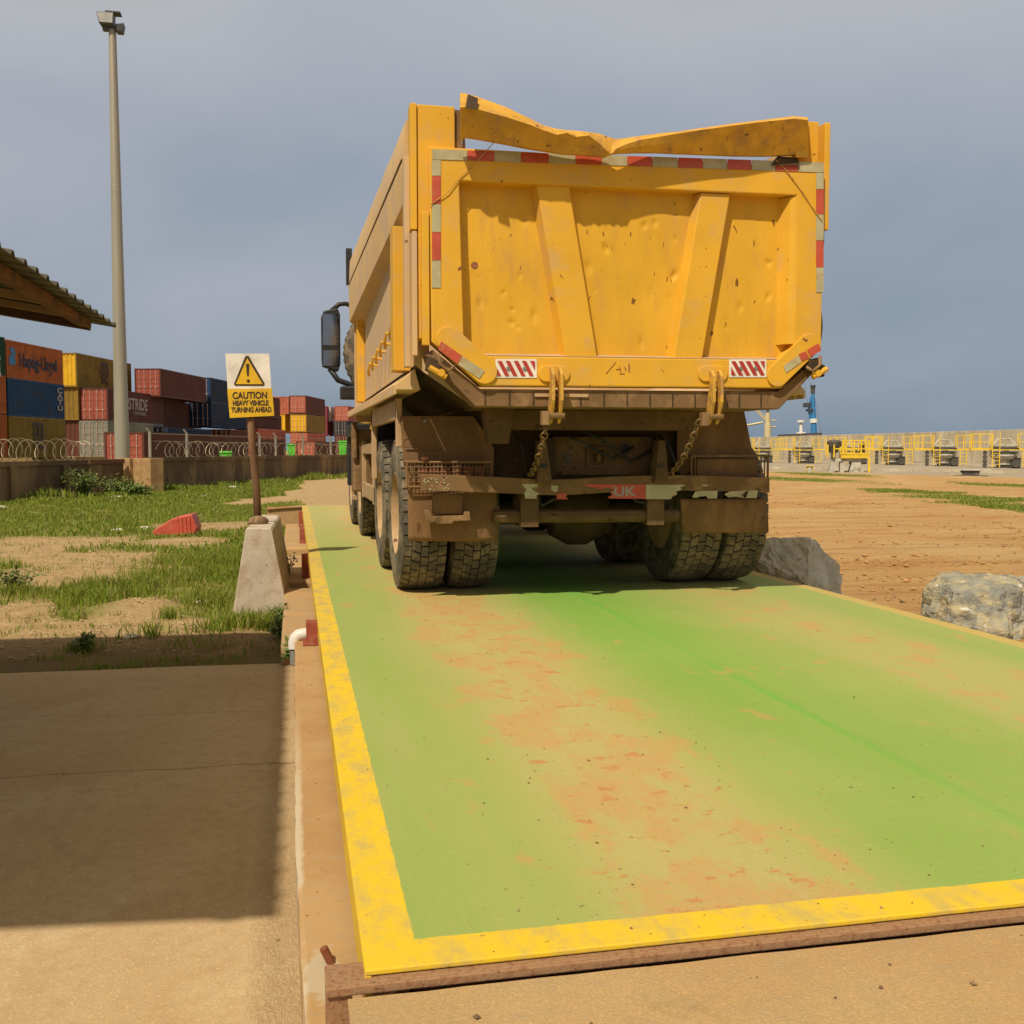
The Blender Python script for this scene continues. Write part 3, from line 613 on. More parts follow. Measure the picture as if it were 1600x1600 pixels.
def mkproto(L, closed=False):
    o = cont_mesh(L)
    if not closed:
        dr = [door_mesh().build('door', CM['red'], o, loc=(-2.31, 0, 0)), door_mesh().build('door', CM['red'], o, loc=(-1.215, 0, 0))]
        for d in dr:
            for x in (.3, .78):
                b = MB(); b.tube([(x, -.02, .16), (x, -.02, 2.46)], .025, 6); b.tube([(x-.12, -.045, .9), (x+.18, -.045, .9)], .02, 4)
                for z in (.2, .8, 1.7, 2.35): b.box(x-.05, x+.05, -.03, .03, z, z+.06)
                b.build('locking_bar', M['bar'], d)
    else:
        b = MB(); pts = []
        for i in range(25):
            k = i % 4; pts.append((-2.32+i*2.20/24, .015+(.05 if k in (1, 2) else 0)))
        n = 25; b.add([(p[0], p[1], .13) for p in pts]+[(p[0], p[1], 2.46) for p in pts], [(i, i+1, n+i+1, n+i) for i in range(n-1)]); b.build('front_wall', CM['red'], o, flip=False)
    return o
PR = {}
def container(u, Z, zb, colr, label, L=12.19, closed=False, doorcol=None, shift=0, sc=1.0):
    key = (L, closed)
    if key not in PR:
        PR[key] = mkproto(L, closed); o = PR[key]
    else: o = copy_tree(PR[key])
    if abs(zb-B0) < .35 and zb > .2: sc = (zb+H-.45)/H; zb = .45
    p = atd(u, 703, Z); o.location = (p.x, p.y, zb); o.rotation_euler.z = CRZ
    o.scale = (1, 1, sc)
    def setm(x, mm):
        for s_ in x.material_slots: s_.link = 'OBJECT'; s_.material = mm
    setm(o, CM[colr])
    for k in kids(o): 
        if k.name.startswith(('door', 'front')): setm(k, CM[doorcol or colr])  # brighter end colour paints the sun onto doors and end walls
    return tag(o, label, 'container', 'stacked shipping containers')
H = 2.6
B0 = .75                                            # level of the raised container yard
T3 = B0+2*H; T2 = B0+H
L_ = {}
# stack far left
def rowback(c):                       # the stack one container nearer than the given one
    c.location = Vector(c.location)-CDIR*12.35; return c
L_['ever'] = rowback(container(14.5, 70.5, T3+.1, 'green', 'dark green container with white lettering at the far left top', 12.19))
rowback(container(14, 70.5, T2+.1, 'orange', 'orange container under the dark green one at the left edge'))
rowback(container(14, 70.5, B0+.05, 'orange', 'bright orange container at the bottom of the leftmost stack'))
L_['hap'] = container(14.5, 70.5, T3, 'orange', 'orange top container with large dark lettering on its side', 8.0, closed=True)
container(14.5+1, 70.5, T2, 'blue', 'blue container directly under the orange lettered one', 8.0)
L_['msc1'] = container(16, 70.5, B0, 'ochre', 'ochre container at the bottom under the blue one, left of the mast', 8.0)
L_['msc2'] = container(123, 86, 6.25, 'ochre', 'ochre top container with its end coloured sunlit yellow, just left of the lamp mast', 11.0, closed=True, doorcol='yellow', sc=1.096)
container(124, 86.2, 3.5, 'ochre', 'ochre container in the middle tier left of the red doors', 11.0, closed=True, sc=1.05)
container(125, 86.4, B0+.1, 'brown', 'dark brown container in the bottom tier left of the grey doors', 11.0, closed=True)
L_['str'] = container(170, 86.4, 3.45, 'brown', 'dark brown container with doors coloured sunlit red and white side lettering behind the mast', doorcol='red', sc=1.05)
container(169, 86.2, B0+.1, 'grey', 'grey green container with closed doors left of the lamp mast')
container(253, 95.5, T3, 'brown', 'dark brown top container with doors coloured sunlit red just right of the mast', doorcol='red')
container(248.5, 100.5, T2, 'brown', 'plain brown container below the top one right of the mast')
container(262, 96, B0-.2, 'navy', 'navy container low behind the wall right of the mast')
container(331, 109, T3+.1, 'navy', 'navy blue top container left of the caution sign', doorcol='blue')
container(331.5, 109, T2+.1, 'navy', 'navy container in the middle tier behind the sign')
container(360, 112, B0-.1, 'brown', 'brown bottom container behind the sign post foot')
container(395, 121, T3-.9, 'brown', 'dark brown container just behind the yellow sign plate')
container(398, 123, T2-.5, 'brown', 'brown container in the middle tier right below the sign')
container(404, 121, B0+.2, 'salmon', 'faded red container low to the right of the sign post')
container(225, 62, GZ-.1, 'brown', 'low brown container with doors coloured sunlit red standing just behind the lamp mast', doorcol='red')
container(310, 75, GZ-.1, 'brown', 'second low brown container beyond the wall between mast and sign', closed=True)
container(392, 97, GZ-.1, 'brown', 'low brown container with doors coloured sunlit red behind the wall at the sign post', doorcol='red')
container(493, 128, GZ-.1, 'brown', 'low brown container with doors coloured sunlit faded red near the truck cab', doorcol='salmon')
zt = 1+(703-619)/1600*150-2.6
container(452, 152, zt, 'salmon', 'faded red container with sunlit corrugated end right of the sign', closed=True)
container(446, 151, zt-2.7, 'yellow', 'bright yellow container under the faded red one right of the sign', closed=True)
container(479, 149, zt, 'brown', 'dark brown top container with doors coloured sunlit red between sign and truck', doorcol='salmon')
container(479.5, 149, zt-2.7, 'ochre', 'yellow container with doors coloured sunlit yellow between sign and truck', doorcol='yellow')
container(480, 149, zt-5.4, 'salmon', 'orange red container below the yellow doors')
zt2 = 1+(703-634)/1600*178-2.6
container(512, 181, zt2, 'magenta', 'magenta top container near the truck cab', 6.06, closed=True)
container(512, 181, zt2-2.6, 'magenta', 'magenta container under the other magenta one', 6.06, closed=True)
container(517, 182, zt2, 'white', 'thin white container end between the magenta and red ones', 6.06, closed=True)
container(545, 180, zt2, 'red', 'red top container with closed doors touching the truck cab', doorcol='salmon')
container(543, 180, zt2-2.6, 'dark', 'dark grey container under the red one at the truck cab')
container(545, 176, zt2-5.2, 'brown', 'brown bottom container at the truck cab')
p = atd(60, 703, 70); mbp = MB(); q = CDIR; nn = Vector((q.y, -q.x, 0))
base = Vector((atd(480, 703, 60).x, atd(480, 703, 60).y, 0))
pts = [atd(-400, 703, 69), atd(130, 703, 80), atd(262, 703, 93), atd(520, 703, 140), atd(560, 703, 260), atd(-400, 703, 260)]
mbp.prism([(p_.x, p_.y) for p_ in pts], 'z', GZ-.5, .44); tag(mbp.build('container_yard', M['apron']), kind='structure')
def side_text(cont, txt, size, y, z, m, vert=False, sx=1, name='lettering', bold=0.0):
    """lettering on the long right-hand side of a container"""
    if vert:
        mb = MB(); zz = z
        for ch in txt:
            t_ = text_mb(ch, size, .02, sx=sx, bold=bold); t_.T = None
            b0 = len(mb.v); mb.v += [(v[0], v[1], v[2]+zz) for v in t_.v]; mb.f += [tuple(b0+i for i in f) for f in t_.f]; mb.m += [0]*len(t_.f); zz -= size*.8
    else:
        mb = text_mb(txt, size, .02, sx=sx, bold=bold); mb.v = [(v[0], v[1], v[2]+z) for v in mb.v]
    mb.v = [(.012-v[1], y+v[0], v[2]) for v in mb.v]
    return mb.build(name, m, cont, flip=False)
M['hl'] = mat('navy_lettering', (.012, .016, .05), .5, bmp=0); M['wt'] = mat('white_lettering', (.55, .53, .5), .5, bmp=0); M['dimw'] = mat('faded_lettering', (.36, .29, .27), .5, bmp=0)
side_text(L_['hap'], 'Hapag-Lloyd', 1.35, 4.35, 1.3, M['hl'], sx=.80, bold=.02)
b = MB(); b.prism([(.3, .9), (1.0, .9), (1.25, 1.3), (.95, 1.35), (1.2, 1.7), (1.0, 2.1), (.4, 2.1), (.7, 1.6), (.3, 1.5)], 'x', 0.006, .014); b.build('emblem', M['blue'], L_['hap'])
for k, y in (('msc1', 3.9), ('msc2', 5.3)):
    side_text(L_[k], 'm', 2.0, y, 1.95, M['ink'], sx=1.1, bold=.03); side_text(L_[k], 'sc', 1.5, y, 1.02, M['ink'], sx=1.2, bold=.03)
    b = MB(); b.prism([(y-.85, 1.42), (y+.85, 1.42), (y+.85, 1.50), (y-.85, 1.50)], 'x', 0.004, .016); b.build('logo_line', M['ink'], L_[k])
side_text(L_['ever'], 'EVERGREEN', .34, 11.3, 2.2, M['wt'], vert=True, sx=1.9, bold=.02)
for o in [x for x in bpy.data.objects if x.get('label', '').startswith('blue container directly')]: side_text(o, 'CATU', .55, 7.3, 2.1, M['dimw'], vert=True, sx=2.2, bold=.02)
side_text(L_['str'], 'JSTRIDE', 1.35, 6.1, 1.5, M['dimw'], sx=1.0, bold=.03); side_text(L_['str'], 'CONTAINERS', .45, 6.6, .78, M['dimw'], sx=1.0)

# ---------------------------------------------------------------- concrete barrier, caution sign
BQ = onz(408, 962, GZ); BAng = R(-4)
JB = empty('concrete_barrier', (-.30, 8.85, GZ-.06), 'chipped pale concrete road barrier carrying the caution sign post', 'barrier', rz=R(-1.2))
b = MB(); LJ = 1.9; prof = [(-.235, 0), (-.225, .10), (-.112, .79), (-.09, .80), (.095, .80), (.112, .78), (.222, .10), (.232, 0)]
n = len(prof); ns = 22; vs = []
for j in range(ns+1):
    y_ = LJ*j/ns
    for (px_, pz_) in prof:
        nn_ = noise.noise(Vector((px_*9, y_*5, pz_*7)))*.010
        vs.append((px_+nn_, y_+(.0 if 0 < j < ns else nn_), pz_+nn_*(pz_ > .7)*1.3))
b.add(vs, [(j*n+i, j*n+(i+1) % n, (j+1)*n+(i+1) % n, (j+1)*n+i) for j in range(ns) for i in range(n)]+[tuple(range(n))[::-1], tuple(ns*n+i for i in range(n))])
b.build('barrier_body', M['conc'], JB, bevel=.008)
ST = empty('stone', (ony(403, 797, 9.45).x, 9.45, GZ+.76), 'small brown mortar lump at the foot of the sign post on the barrier', 'stone')
def rockmb(b, c, r, seed, sub=3, amp=.35, sq=(1, 1, 1), planes=()):
    import bmesh
    bm = bmesh.new(); bmesh.ops.create_icosphere(bm, subdivisions=sub, radius=1)
    vs = []
    for v in bm.verts:
        p = v.co.copy()
        for (pn, pd) in planes:
            pn = Vector(pn).normalized(); k = p.dot(pn)
            if k > pd: p -= pn*(k-pd)
        q = p*(1+amp*.25*noise.fractal(p*2.2+Vector((seed, 0, 0)), 1, 2.1, 5))
        vs.append(Vector((q.x*sq[0]*r, q.y*sq[1]*r, q.z*sq[2]*r))+Vector(c))
    b.add(vs, [tuple(v.index for v in f.verts) for f in bm.faces]); bm.free()
b = MB(); rockmb(b, (0, 0, 0), .09, 3, 3, .6, (1, .8, .55)); o = b.build('mortar_lump', M['pebble'], ST, smooth=True)

SG = empty('caution_sign', (ony(403, 797, 9.55).x, 9.55, GZ+.68), 'leaning caution sign for heavy vehicles, white and yellow plates on a wooden post', 'sign')
ptop = ony(391, 640, 9.55)-SG.location; pbase = Vector((0, 0, 0))
b = MB(); b.tube([pbase, pbase.lerp(ptop, .35)+Vector((.008, 0, 0)), pbase.lerp(ptop, .7)+Vector((-.004, 0, 0)), ptop+(ptop-pbase)*.35], [.038, .035, .033, .030], 10); b.build('post', M['post'], SG, smooth=True)
def sp(u, v, y=9.50): return ony(u, v, y)-SG.location
def plate(name, q, m, th=.004):
    b = MB(); f_ = [sp(*p) for p in q]; b.hexa([f_[3], f_[2], f_[2]+Vector((0, th, 0)), f_[3]+Vector((0, th, 0)), f_[0], f_[1], f_[1]+Vector((0, th, 0)), f_[0]+Vector((0, th, 0))]); return b.build(name, m, SG)
wp = plate('white_plate', [(352, 552.5, 9.5), (420.5, 552.5, 9.5), (424, 607, 9.5), (355.5, 607.5, 9.5)], M['white'])
yp = plate('yellow_plate', [(355, 608, 9.494), (425, 606.5, 9.494), (428.5, 649.5, 9.494), (359, 653, 9.494)], M['sign_yellow'])
def spoly(name, pts, y, m, par, th=.003):
    b = MB(); P = [ony(u, v, y)-SG.location for u, v in pts]; b.prism([(p.x, p.z) for p in P], 'y', P[0].y-th, P[0].y); return b.build(name, m, par)
spoly('triangle_border', [(386, 555.5), (389, 557), (413.5, 599), (412, 602.5), (367, 602.5), (365.5, 600), (383, 557.5)], 9.4985, M['ink'], wp)
spoly('triangle_face', [(386.2, 559.5), (410.5, 600.3), (368.5, 600.3)], 9.4945, M['sign_yellow'], wp)
spoly('exclamation_stroke', [(384.2, 568.5), (389.4, 568.5), (388.6, 587.5), (386, 587.5)], 9.4910, M['ink'], wp)
b = MB(); c = ony(388, 595, 9.4905)-SG.location; b.lathe([(-.003, .014), (-.0005, .014), (-.0005, 0.0001), (-.003, .0001)], c, 'y', 16); b.build('exclamation_dot', M['ink'], wp)
for txt, cu_, cv_, sz, sx_ in (('CAUTION', 390.5, 618.2, .084, .80), ('HEAVY VEHICLE', 391.5, 630, .062, .70), ('TURNING AHEAD', 393, 640.5, .062, .70)):
    t_ = text_mb(txt, sz, .002, sx=sx_, bold=.0022); c = ony(cu_, cv_, 9.492)-SG.location
    a_t = R(1.2); t_.v = [(v[0]*math.cos(a_t)-v[2]*math.sin(a_t)*0+c.x, v[1]+c.y, v[2]+v[0]*math.sin(a_t)+c.z) for v in t_.v]; t_.build('lettering', M['ink'], yp, flip=False)

# ---------------------------------------------------------------- fallen red barrier block, boulders
rb = onz(274, 838, GZ); RBk = empty('plastic_barrier', (rb.x, rb.y, GZ-.02), 'broken red plastic barrier block lying tipped over on the grass', 'barrier', rz=R(-4))
b = MB(); k = 16.6/1600
def rp(u, v): return ((u-274)*k, (838-v)*k+.02)
b.prism([rp(281, 837), rp(305, 833), rp(308, 824), rp(300, 803), rp(279, 807), rp(282, 824)], 'y', -.05, .42); b.build('hollow_block', M['redpl'], RBk, bevel=.02)
b = MB(); b.prism([rp(240, 834), rp(240, 829), rp(268, 811), rp(278.6, 807), rp(281.5, 824), rp(280.6, 837), rp(243, 837)], 'y', 0.0, .36); b.build('wedge_end', M['redpl'], RBk, bevel=.018)
b = MB(); 
for q in ((243, 831), (277, 810)):
    c = rp(*q); b.lathe([(-.006, .02), (-.001, .02), (-.001, .0001), (-.006, .0001)], (c[0]+.015, -.0, c[1]-.015), 'y', 10)
b.cm = 0
for x0 in (286, 292, 298): 
    c0, c1 = rp(x0, 835), rp(x0-1, 808); b.tube([(c0[0], -.052, c0[1]), (c1[0], -.052, c1[1])], .012, 6)
b.build('ribbing', M['redpl'], RBk)

def hullrock(name, pts, dist, m, label, seed, sub=4):
    """boulder from convex corner points, subdivided and roughened"""
    import bmesh
    bm = bmesh.new()
    for p in pts: bm.verts.new(p)
    bmesh.ops.convex_hull(bm, input=bm.verts)
    bmesh.ops.delete(bm, geom=[v for v in bm.verts if not v.link_faces], context='VERTS')
    bmesh.ops.triangulate(bm, faces=bm.faces)
    bmesh.ops.subdivide_edges(bm, edges=bm.edges, cuts=14, use_grid_fill=True)
    bm.normal_update()
    for v in bm.verts:
        p = v.co; f_ = noise.fractal(p*3.0+Vector((seed, 0, 0)), 1, 2.1, 6)*.035+noise.ridged_multi_fractal(p*1.6+Vector((seed, 4, 0)), 1, 2, 4, 1, 2)*.014
        k_ = noise.voronoi(p*5.5+Vector((seed, 1, 0)))[0]; v.co = p+v.normal*(f_*.7+.035*(k_[1]-k_[0])*1.3-.02+.02*noise.fractal(p*14, 1, 2, 4))
    me = bpy.data.meshes.new(name); bm.to_mesh(me); bm.free(); me.materials.append(m)
    me.polygons.foreach_set('use_smooth', [True]*len(me.polygons)); me.set_sharp_from_angle(angle=R(18))
    o = bpy.data.objects.new(name, me); COL.objects.link(o); o.location = dist; tag(o, label, 'rock', 'boulders along the weighbridge'); return o
def rk(u, v, y): return ony(u, v, y)
base = Vector((4.7, 8.9, GZ))
base = Vector((4.1, 8.0, GZ))
pts = [rk(*q)-base for q in ((1174, 900, 8.15), (1179, 868, 8.2), (1196, 843, 8.3), (1266, 841, 8.15), (1275, 846, 8.2), (1262, 915, 7.6), (1266, 935, 7.55), (1278, 870, 8.1), (1309, 886, 8.2), (1316, 905, 8.15), (1314, 930, 8.0), (1200, 846, 8.8), (1262, 846, 8.8), (1300, 900, 8.7), (1180, 880, 8.8))]
pts += [Vector((p.x, p.y, -.1)) for p in pts]
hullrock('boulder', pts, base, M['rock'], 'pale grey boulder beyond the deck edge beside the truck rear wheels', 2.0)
base = Vector((4.95, 6.9, GZ))
pts = [rk(*q)-base for q in ((1436, 960, 7.1), (1448, 915, 7.2), (1464, 897, 7.25), (1470, 893, 7.3), (1590, 903, 7.1), (1592, 917, 7.0), (1606, 922, 6.9), (1612, 990, 6.7), (1570, 990, 6.6), (1484, 975, 6.7), (1490, 925, 6.8), (1580, 925, 6.75), (1478, 896, 7.9), (1600, 905, 7.8), (1455, 930, 7.9))]
pts += [Vector((p.x, p.y, -.1)) for p in pts]
hullrock('boulder', pts, base, M['rock2'], 'dark grey boulder with pale veins at the right edge beside the deck', 5.0)

# ---------------------------------------------------------------- seawall, machines
WL = WALL_A+wd*-60; WR = WALL_B+wd*40; Lw = (WR-WL).length; wrz = math.atan2(wd.y, wd.x)
SWt = empty('seawall', (WL.x, WL.y, GZ), 'long pale concrete seawall along the quay behind the yellow railed machines', 'wall', rz=wrz)
sgn = 1 if (Vector((-wd.y, wd.x, 0)).dot(wn_) > 0) else -1      # local +y towards the yard?
b = MB(); x = 0; 
while x < Lw:
    b.box(x+.02, min(x+5.0, Lw)-.02, (-.9 if sgn > 0 else 0), (0 if sgn > 0 else .9), 0, 3.42); x += 5.0
b.build('wall_block', M['seawall'], SWt, bevel=.03)
b = MB(); b.box(0, Lw, (-.85 if sgn > 0 else .1), (-.1 if sgn > 0 else .85), 0, 3.36); b.build('wall_core', M['seawall'], SWt)
# one drum machine with its yellow gallery, local +x along the wall to the right, -y towards the yard
def machine():
    r = empty('mooring_machine', (0, 0, 0), 'x', 'machine', 'drum machines with yellow galleries along the seawall')
    b = MB(); 
    prof = [(.25, .35), (.25, .62), (.62, .62), (.66, .85), (.85, .95), (.88, 1.02), (1.0, 1.02), (1.02, .9), (1.2, .92), (1.22, 1.05), (1.34, 1.05), (1.36, .92), (1.55, .92), (1.57, 1.0), (1.68, 1.0), (1.72, .7), (1.72, .0001), (.25, .0001)]
    b.lathe(prof, (0, 0, 0), 'z', 22); b.build('drum', M['mgrey'], r, smooth='auto')
    b = MB()
    for z_ in (1.08, 1.42): b.lathe([(z_, 1.06), (z_+.06, 1.06), (z_+.06, .9), (z_, .9)], (0, 0, 0), 'z', 22)
    b.build('dark_band', M['mdark'], r, smooth='auto')
    b = MB(); 
    for y_ in (-.35, .35): b.tube([(-.85, y_, 1.6), (-.45, y_, 2.12), (.35, y_, 2.12), (.85, y_, 1.62)], .06, 6)
    b.build('lifting_frame', M['mgrey'], r)
    b = MB(); b.box(-.45, .30, -.5, .5, 0, .26); b.box(.35, 1.1, -.6, .4, .0, .75); b.lathe([(-.3, .26), (.3, .26), (.3, .0001), (-.3, .0001)], (.7, -.7, .32), 'y', 14); b.build('base', M['mdark'], r)
    b = MB()
    for z_ in (.2, .5, .8, 1.1): b.lathe([(-.16, .16), (.16, .16), (.16, .0001), (-.16, .0001)], (-1.35, -.2, z_), 'y', 10)
    b.build('fender_roll', M['mdark'], r)
    b = MB(); b.box(-2.4, -1.0, -.5, .45, 1.30, 1.45); b.box(1.0, 2.3, -.5, .45, 1.30, 1.42); b.build('platform', M['myel'], r)
    for nm, xs_ in (('railing', (-2.38, -1.7, -.95)), ('railing', (1.0, 1.62, 2.28))):
        b = MB()
        for x_ in xs_: b.box(x_-.03, x_+.03, -.52, -.47, 1.3, 2.5); b.box(x_-.03, x_+.03, .42, .46, 1.3, 2.5)
        for z_ in (1.88, 2.46): b.box(xs_[0], xs_[-1], -.53, -.49, z_, z_+.05); b.box(xs_[0], xs_[-1], .43, .46, z_, z_+.05)
        b.build('railing', M['myel'], r)
    for x0 in (-.95, 1.15):
        b = MB()
        for x_ in (x0, x0+.5): b.box(x_-.03, x_+.03, -1.12, -1.06, 0.05, 2.55 if x0 < 0 else 1.45)
        for i in range(5): b.box(x0, x0+.5, -1.11, -1.07, .25+i*.27, .29+i*.27)
        b.build('ladder', M['myel'], r)
    b = MB(); b.box(-1.0, 1.7, -1.13, -1.08, 1.30, 1.36); b.build('handrail', M['myel'], r)
    return r
m0 = None
for u, v, nm in ((1190, 722.5, 'just right of the truck mudguard'), (1254, 724, 'second from the truck, beside the small generator'), (1393, 726.5, 'just right of the yellow work platform'), (1474, 728.5, 'second from the right edge'), (1568, 731.5, 'nearest, at the right edge of the photo'), (1335, 725, 'hidden behind the yellow work platform')):
    p = onz(u, v, GZ)
    o = machine() if m0 is None else copy_tree(m0)
    m0 = m0 or o
    o.location = (p.x, p.y, GZ); vd = Vector((p.x, p.y)); o.rotation_euler.z = -math.atan2(p.x, p.y)+R(8)
    dist = (Vector((p.x, p.y, 0))-CP).length; o.scale = (1, 1, 1.06); tag(o, 'grey drum machine in a yellow gallery '+nm)
# yellow work platform in front
p = onz(1325, 738, GZ); WP = empty('work_platform', (p.x, p.y, GZ), 'bright yellow railed work platform on grey feet in front of the drum machines', 'platform', rz=-math.atan2(p.x, p.y)+R(4))
k = (p-CP).length/1600
def wx(u): return (u-1325)*k
def wz(v): return (738-v)*k
b = MB(); b.box(wx(1314), wx(1353), -.5, 1.5, wz(717), wz(711)); b.box(wx(1314), wx(1353), -.52, -.49, wz(711.5), wz(709)); b.build('deck', M['myel'], WP)
b = MB()
for u in (1294, 1303, 1315, 1320, 1331, 1341, 1352): b.box(wx(u), wx(u)+.09, -.5, -.42, wz(713 if u > 1305 else 716), wz(691 if u > 1305 else 697)); b.box(wx(u), wx(u)+.07, 1.4, 1.47, wz(713), wz(693))
for v in (691, 696, 703): b.box(wx(1315 if v != 703 else 1303), wx(1353), -.51, -.43, wz(v)-.035, wz(v)+.035)
b.build('railing', M['myel'], WP)
b = MB(); b.box(wx(1352), wx(1355), -.55, -.4, 0, wz(716)); b.build('ladder', M['myel'], WP)
b = MB(); b.box(wx(1304), wx(1345), -.2, 1.2, wz(722), wz(717.2)); b.prism([(wx(1326), 0.0), (wx(1347), 0.0), (wx(1342), wz(722.1)), (wx(1330), wz(722.1))], 'y', -.3, 1.0); b.prism([(wx(1297), 0), (wx(1305), 0), (wx(1309), wz(722.2)), (wx(1301), wz(722.2))], 'y', -.4, .9); b.box(wx(1313), wx(1319), -.3, .8, 0, wz(724)); b.build('support_feet', M['mgrey'], WP)
b = MB(); b.lathe([(0, .25), (.35, .38), (.5, .3), (.5, .0001), (0, .0001)], (wx(1304), .2, wz(709)), 'z', 12); b.lathe([(0, .42), (.3, .45), (.42, .3), (.42, .0001), (0, .0001)], (wx(1305), .2, wz(700)), 'z', 14); b.box(wx(1301), wx(1307), 0, .5, wz(720), wz(709)); b.build('hose_reel', M['mdark'], WP, smooth='auto')
b = MB(); b.box(wx(1341), wx(1347), -.3, .3, wz(707), wz(694)); b.box(wx(1339), wx(1348), -.3, .3, wz(710), wz(707.1)); b.build('operator_seat', M['mdark'], WP)
p = onz(1265, 740, GZ); k = (p-CP).length/1600
GN = empty('generator', (p.x, p.y, GZ), 'small dark portable generator with a yellow top on the dirt edge', 'generator', rz=-math.atan2(p.x, p.y))
b = MB(); w2 = 5*k; b.box(-w2, w2, 0, .7, .08, 10*k); b.build('casing', M['mdark'], GN, bevel=.03)
b = MB(); b.box(-w2, w2, .02, .68, 10*k+.001, 12*k); b.tube([(-w2, -.03, .1), (-w2, -.03, 11.5*k), (w2, -.03, 11.5*k), (w2, -.03, .1)], .03, 6); b.build('top_frame', M['myel'], GN)
b = MB(); b.lathe([(-.02, .17), (-.001, .17), (-.001, .0001), (-.02, .0001)], (0, 0, 5.5*k), 'y', 16); b.build('fan_grille', M['mgrey'], GN)
p = onz(1510, 744, GZ); k = (p-CP).length/1600
TR = empty('steel_trestle', (p.x, p.y, GZ), 'low flat steel trestle table with a dark hopper underneath, right side', 'trestle', rz=-math.atan2(p.x, p.y))
b = MB(); b.box(-20*k, 32*k, 0, 1.2, 8*k, 10*k); b.build('top_plate', M['mgrey'], TR)
b = MB(); b.prism([(-4*k, 0.02), (16*k, .02), (18*k, 7.9*k), (-9*k, 7.9*k)], 'y', .1, 1.0); b.build('hopper', M['mdark'], TR)
for x_ in (-19.5, 17, 30): 
    b = MB(); b.box(x_*k, (x_+1)*k, .05, .12, 0, 7.95*k); b.build('leg', M['mgrey'], TR)
# low kerb line on the apron
qa = onz(1165, 731, GZ); qb = onz(1600, 740, GZ); 
b = MB(); dq = (qb-qa); Lq = dq.length*1.6; b.box(-Lq*.3, Lq, -.25, .25, 0, .16); o = b.build('concrete_kerb', M['seawall'], loc=(qa.x, qa.y, GZ-.02), rz=math.atan2(dq.y, dq.x)); tag(o, kind='structure')

# cranes and ship beyond the seawall
def AT(u, v, Z): return atd(u, v, Z)
Zs = 230
SHP = empty('cargo_ship', tuple(AT(1230, 703, Zs)), 'dark deck and white mast of a ship showing over the seawall', 'ship'); so_ = SHP.location.copy()
def lp(u, v, dz=0): return AT(u, v, Zs+dz)-so_
b = MB(); A_, B_ = lp(1150, 720), lp(1292, 720); 
b.hexa([lp(1150, 720, 0), lp(1292, 720, 0), lp(1292, 720, 25), lp(1150, 720, 25), lp(1150, 686, 0), lp(1290, 684, 0), lp(1290, 684, 25), lp(1150, 686, 25)]); b.build('hull', M['mdark'], SHP)
b = MB(); b.hexa([lp(1212, 685.9, 4), lp(1286, 683.9, 4), lp(1286, 683.9, 14), lp(1212, 685.9, 14), lp(1216, 679, 4), lp(1284, 676, 4), lp(1284, 676, 14), lp(1216, 679, 14)]); b.build('deck_house', M['mdark'], SHP)
b = MB(); b.tube([lp(1251.5, 678, 8), lp(1251.5, 660, 8)], [.42, .34], 10); b.lathe([(0, .5), (0, .85), (.55, .85), (.55, .4)], lp(1251.5, 660, 8), 'z', 12); b.tube([lp(1244, 677, 8), lp(1258, 676.5, 8)], .2, 6); b.build('funnel_mast', M['white'], SHP, smooth='auto')
CC = empty('ship_crane', tuple(AT(1199, 683, Zs-6)), 'cream ship crane with raised jib beside the truck rear', 'crane'); so_ = CC.location.copy()
b = MB(); b.tube([lp(1199.5, 690, -6), lp(1199.5, 662, -6)], .78, 10); b.tube([lp(1199.5, 662, -6), lp(1199.5, 645, -6)], .58, 10); b.build('tower', M['cream'], CC, smooth='auto')
b = MB(); b.tube([lp(1199.5, 645, -6), lp(1199.5, 641, -6)], .3, 8); b.build('tower_cap', M['mdark'], CC)
b = MB(); P_, Q_ = lp(1197, 657, -6), lp(1160, 617, -6)
for o_ in (-.25, .35): b.tube([P_+Vector((0, 0, o_)), Q_+Vector((0, 0, o_))], .14, 5)
for i in range(11):
    a_l = P_.lerp(Q_, i/11); b_l = P_.lerp(Q_, (i+1)/11); b.tube([a_l+Vector((0, 0, -.25)), b_l+Vector((0, 0, .35))], .09, 4)
b.build('jib', M['cream'], CC)
b = MB(); b.tube([lp(1192, 660, -6), lp(1160, 666, -6)], .28, 6); b.tube([lp(1204, 657, -6), lp(1213, 657, -6)], .16, 5); b.tube([lp(1204, 667, -6), lp(1212, 667, -6)], .16, 5); b.build('boom', M['cream'], CC)
b = MB(); b.tube([lp(1172, 630, -6), lp(1197, 645, -6)], .03, 3); b.tube([lp(1169, 640, -6), lp(1169, 664, -6)], .03, 3); b.build('cable', M['mdark'], CC)
BC = empty('harbour_crane', tuple(AT(1272, 683, Zs+12)), 'blue harbour crane tower with a white band above the seawall', 'crane'); so_ = BC.location.copy()
b = MB(); b.tube([lp(1272, 690, 12), lp(1270, 615, 12)], [.82, .42], 8); b.tube([lp(1267, 620, 12), lp(1264, 640, 12), lp(1266, 655, 12)], .25, 6); b.build('tower', M['blue'], BC, smooth='auto')
b = MB(); b.tube([lp(1271.4, 661, 12), lp(1271.2, 654.5, 12)], .9, 8); b.build('white_band', M['white'], BC)
b = MB(); b.lathe([(0, .5), (.9, .7), (.9, .0001), (0, .0001)], lp(1270, 608, 12), 'z', 8); b.tube([lp(1270, 615, 12), lp(1270, 608, 12)], .5, 6); b.build('head_sheave', M['mdark'], BC)
b = MB(); q = lp(1261, 633, 12); b.box(q.x-.7, q.x+.7, q.y-.7, q.y+.7, q.z-.5, q.z+.5); q = lp(1265, 641, 12); b.box(q.x-.6, q.x+.6, q.y-.7, q.y+.7, q.z-.3, q.z+.3); b.build('operator_cab', M['dgrey'], BC)
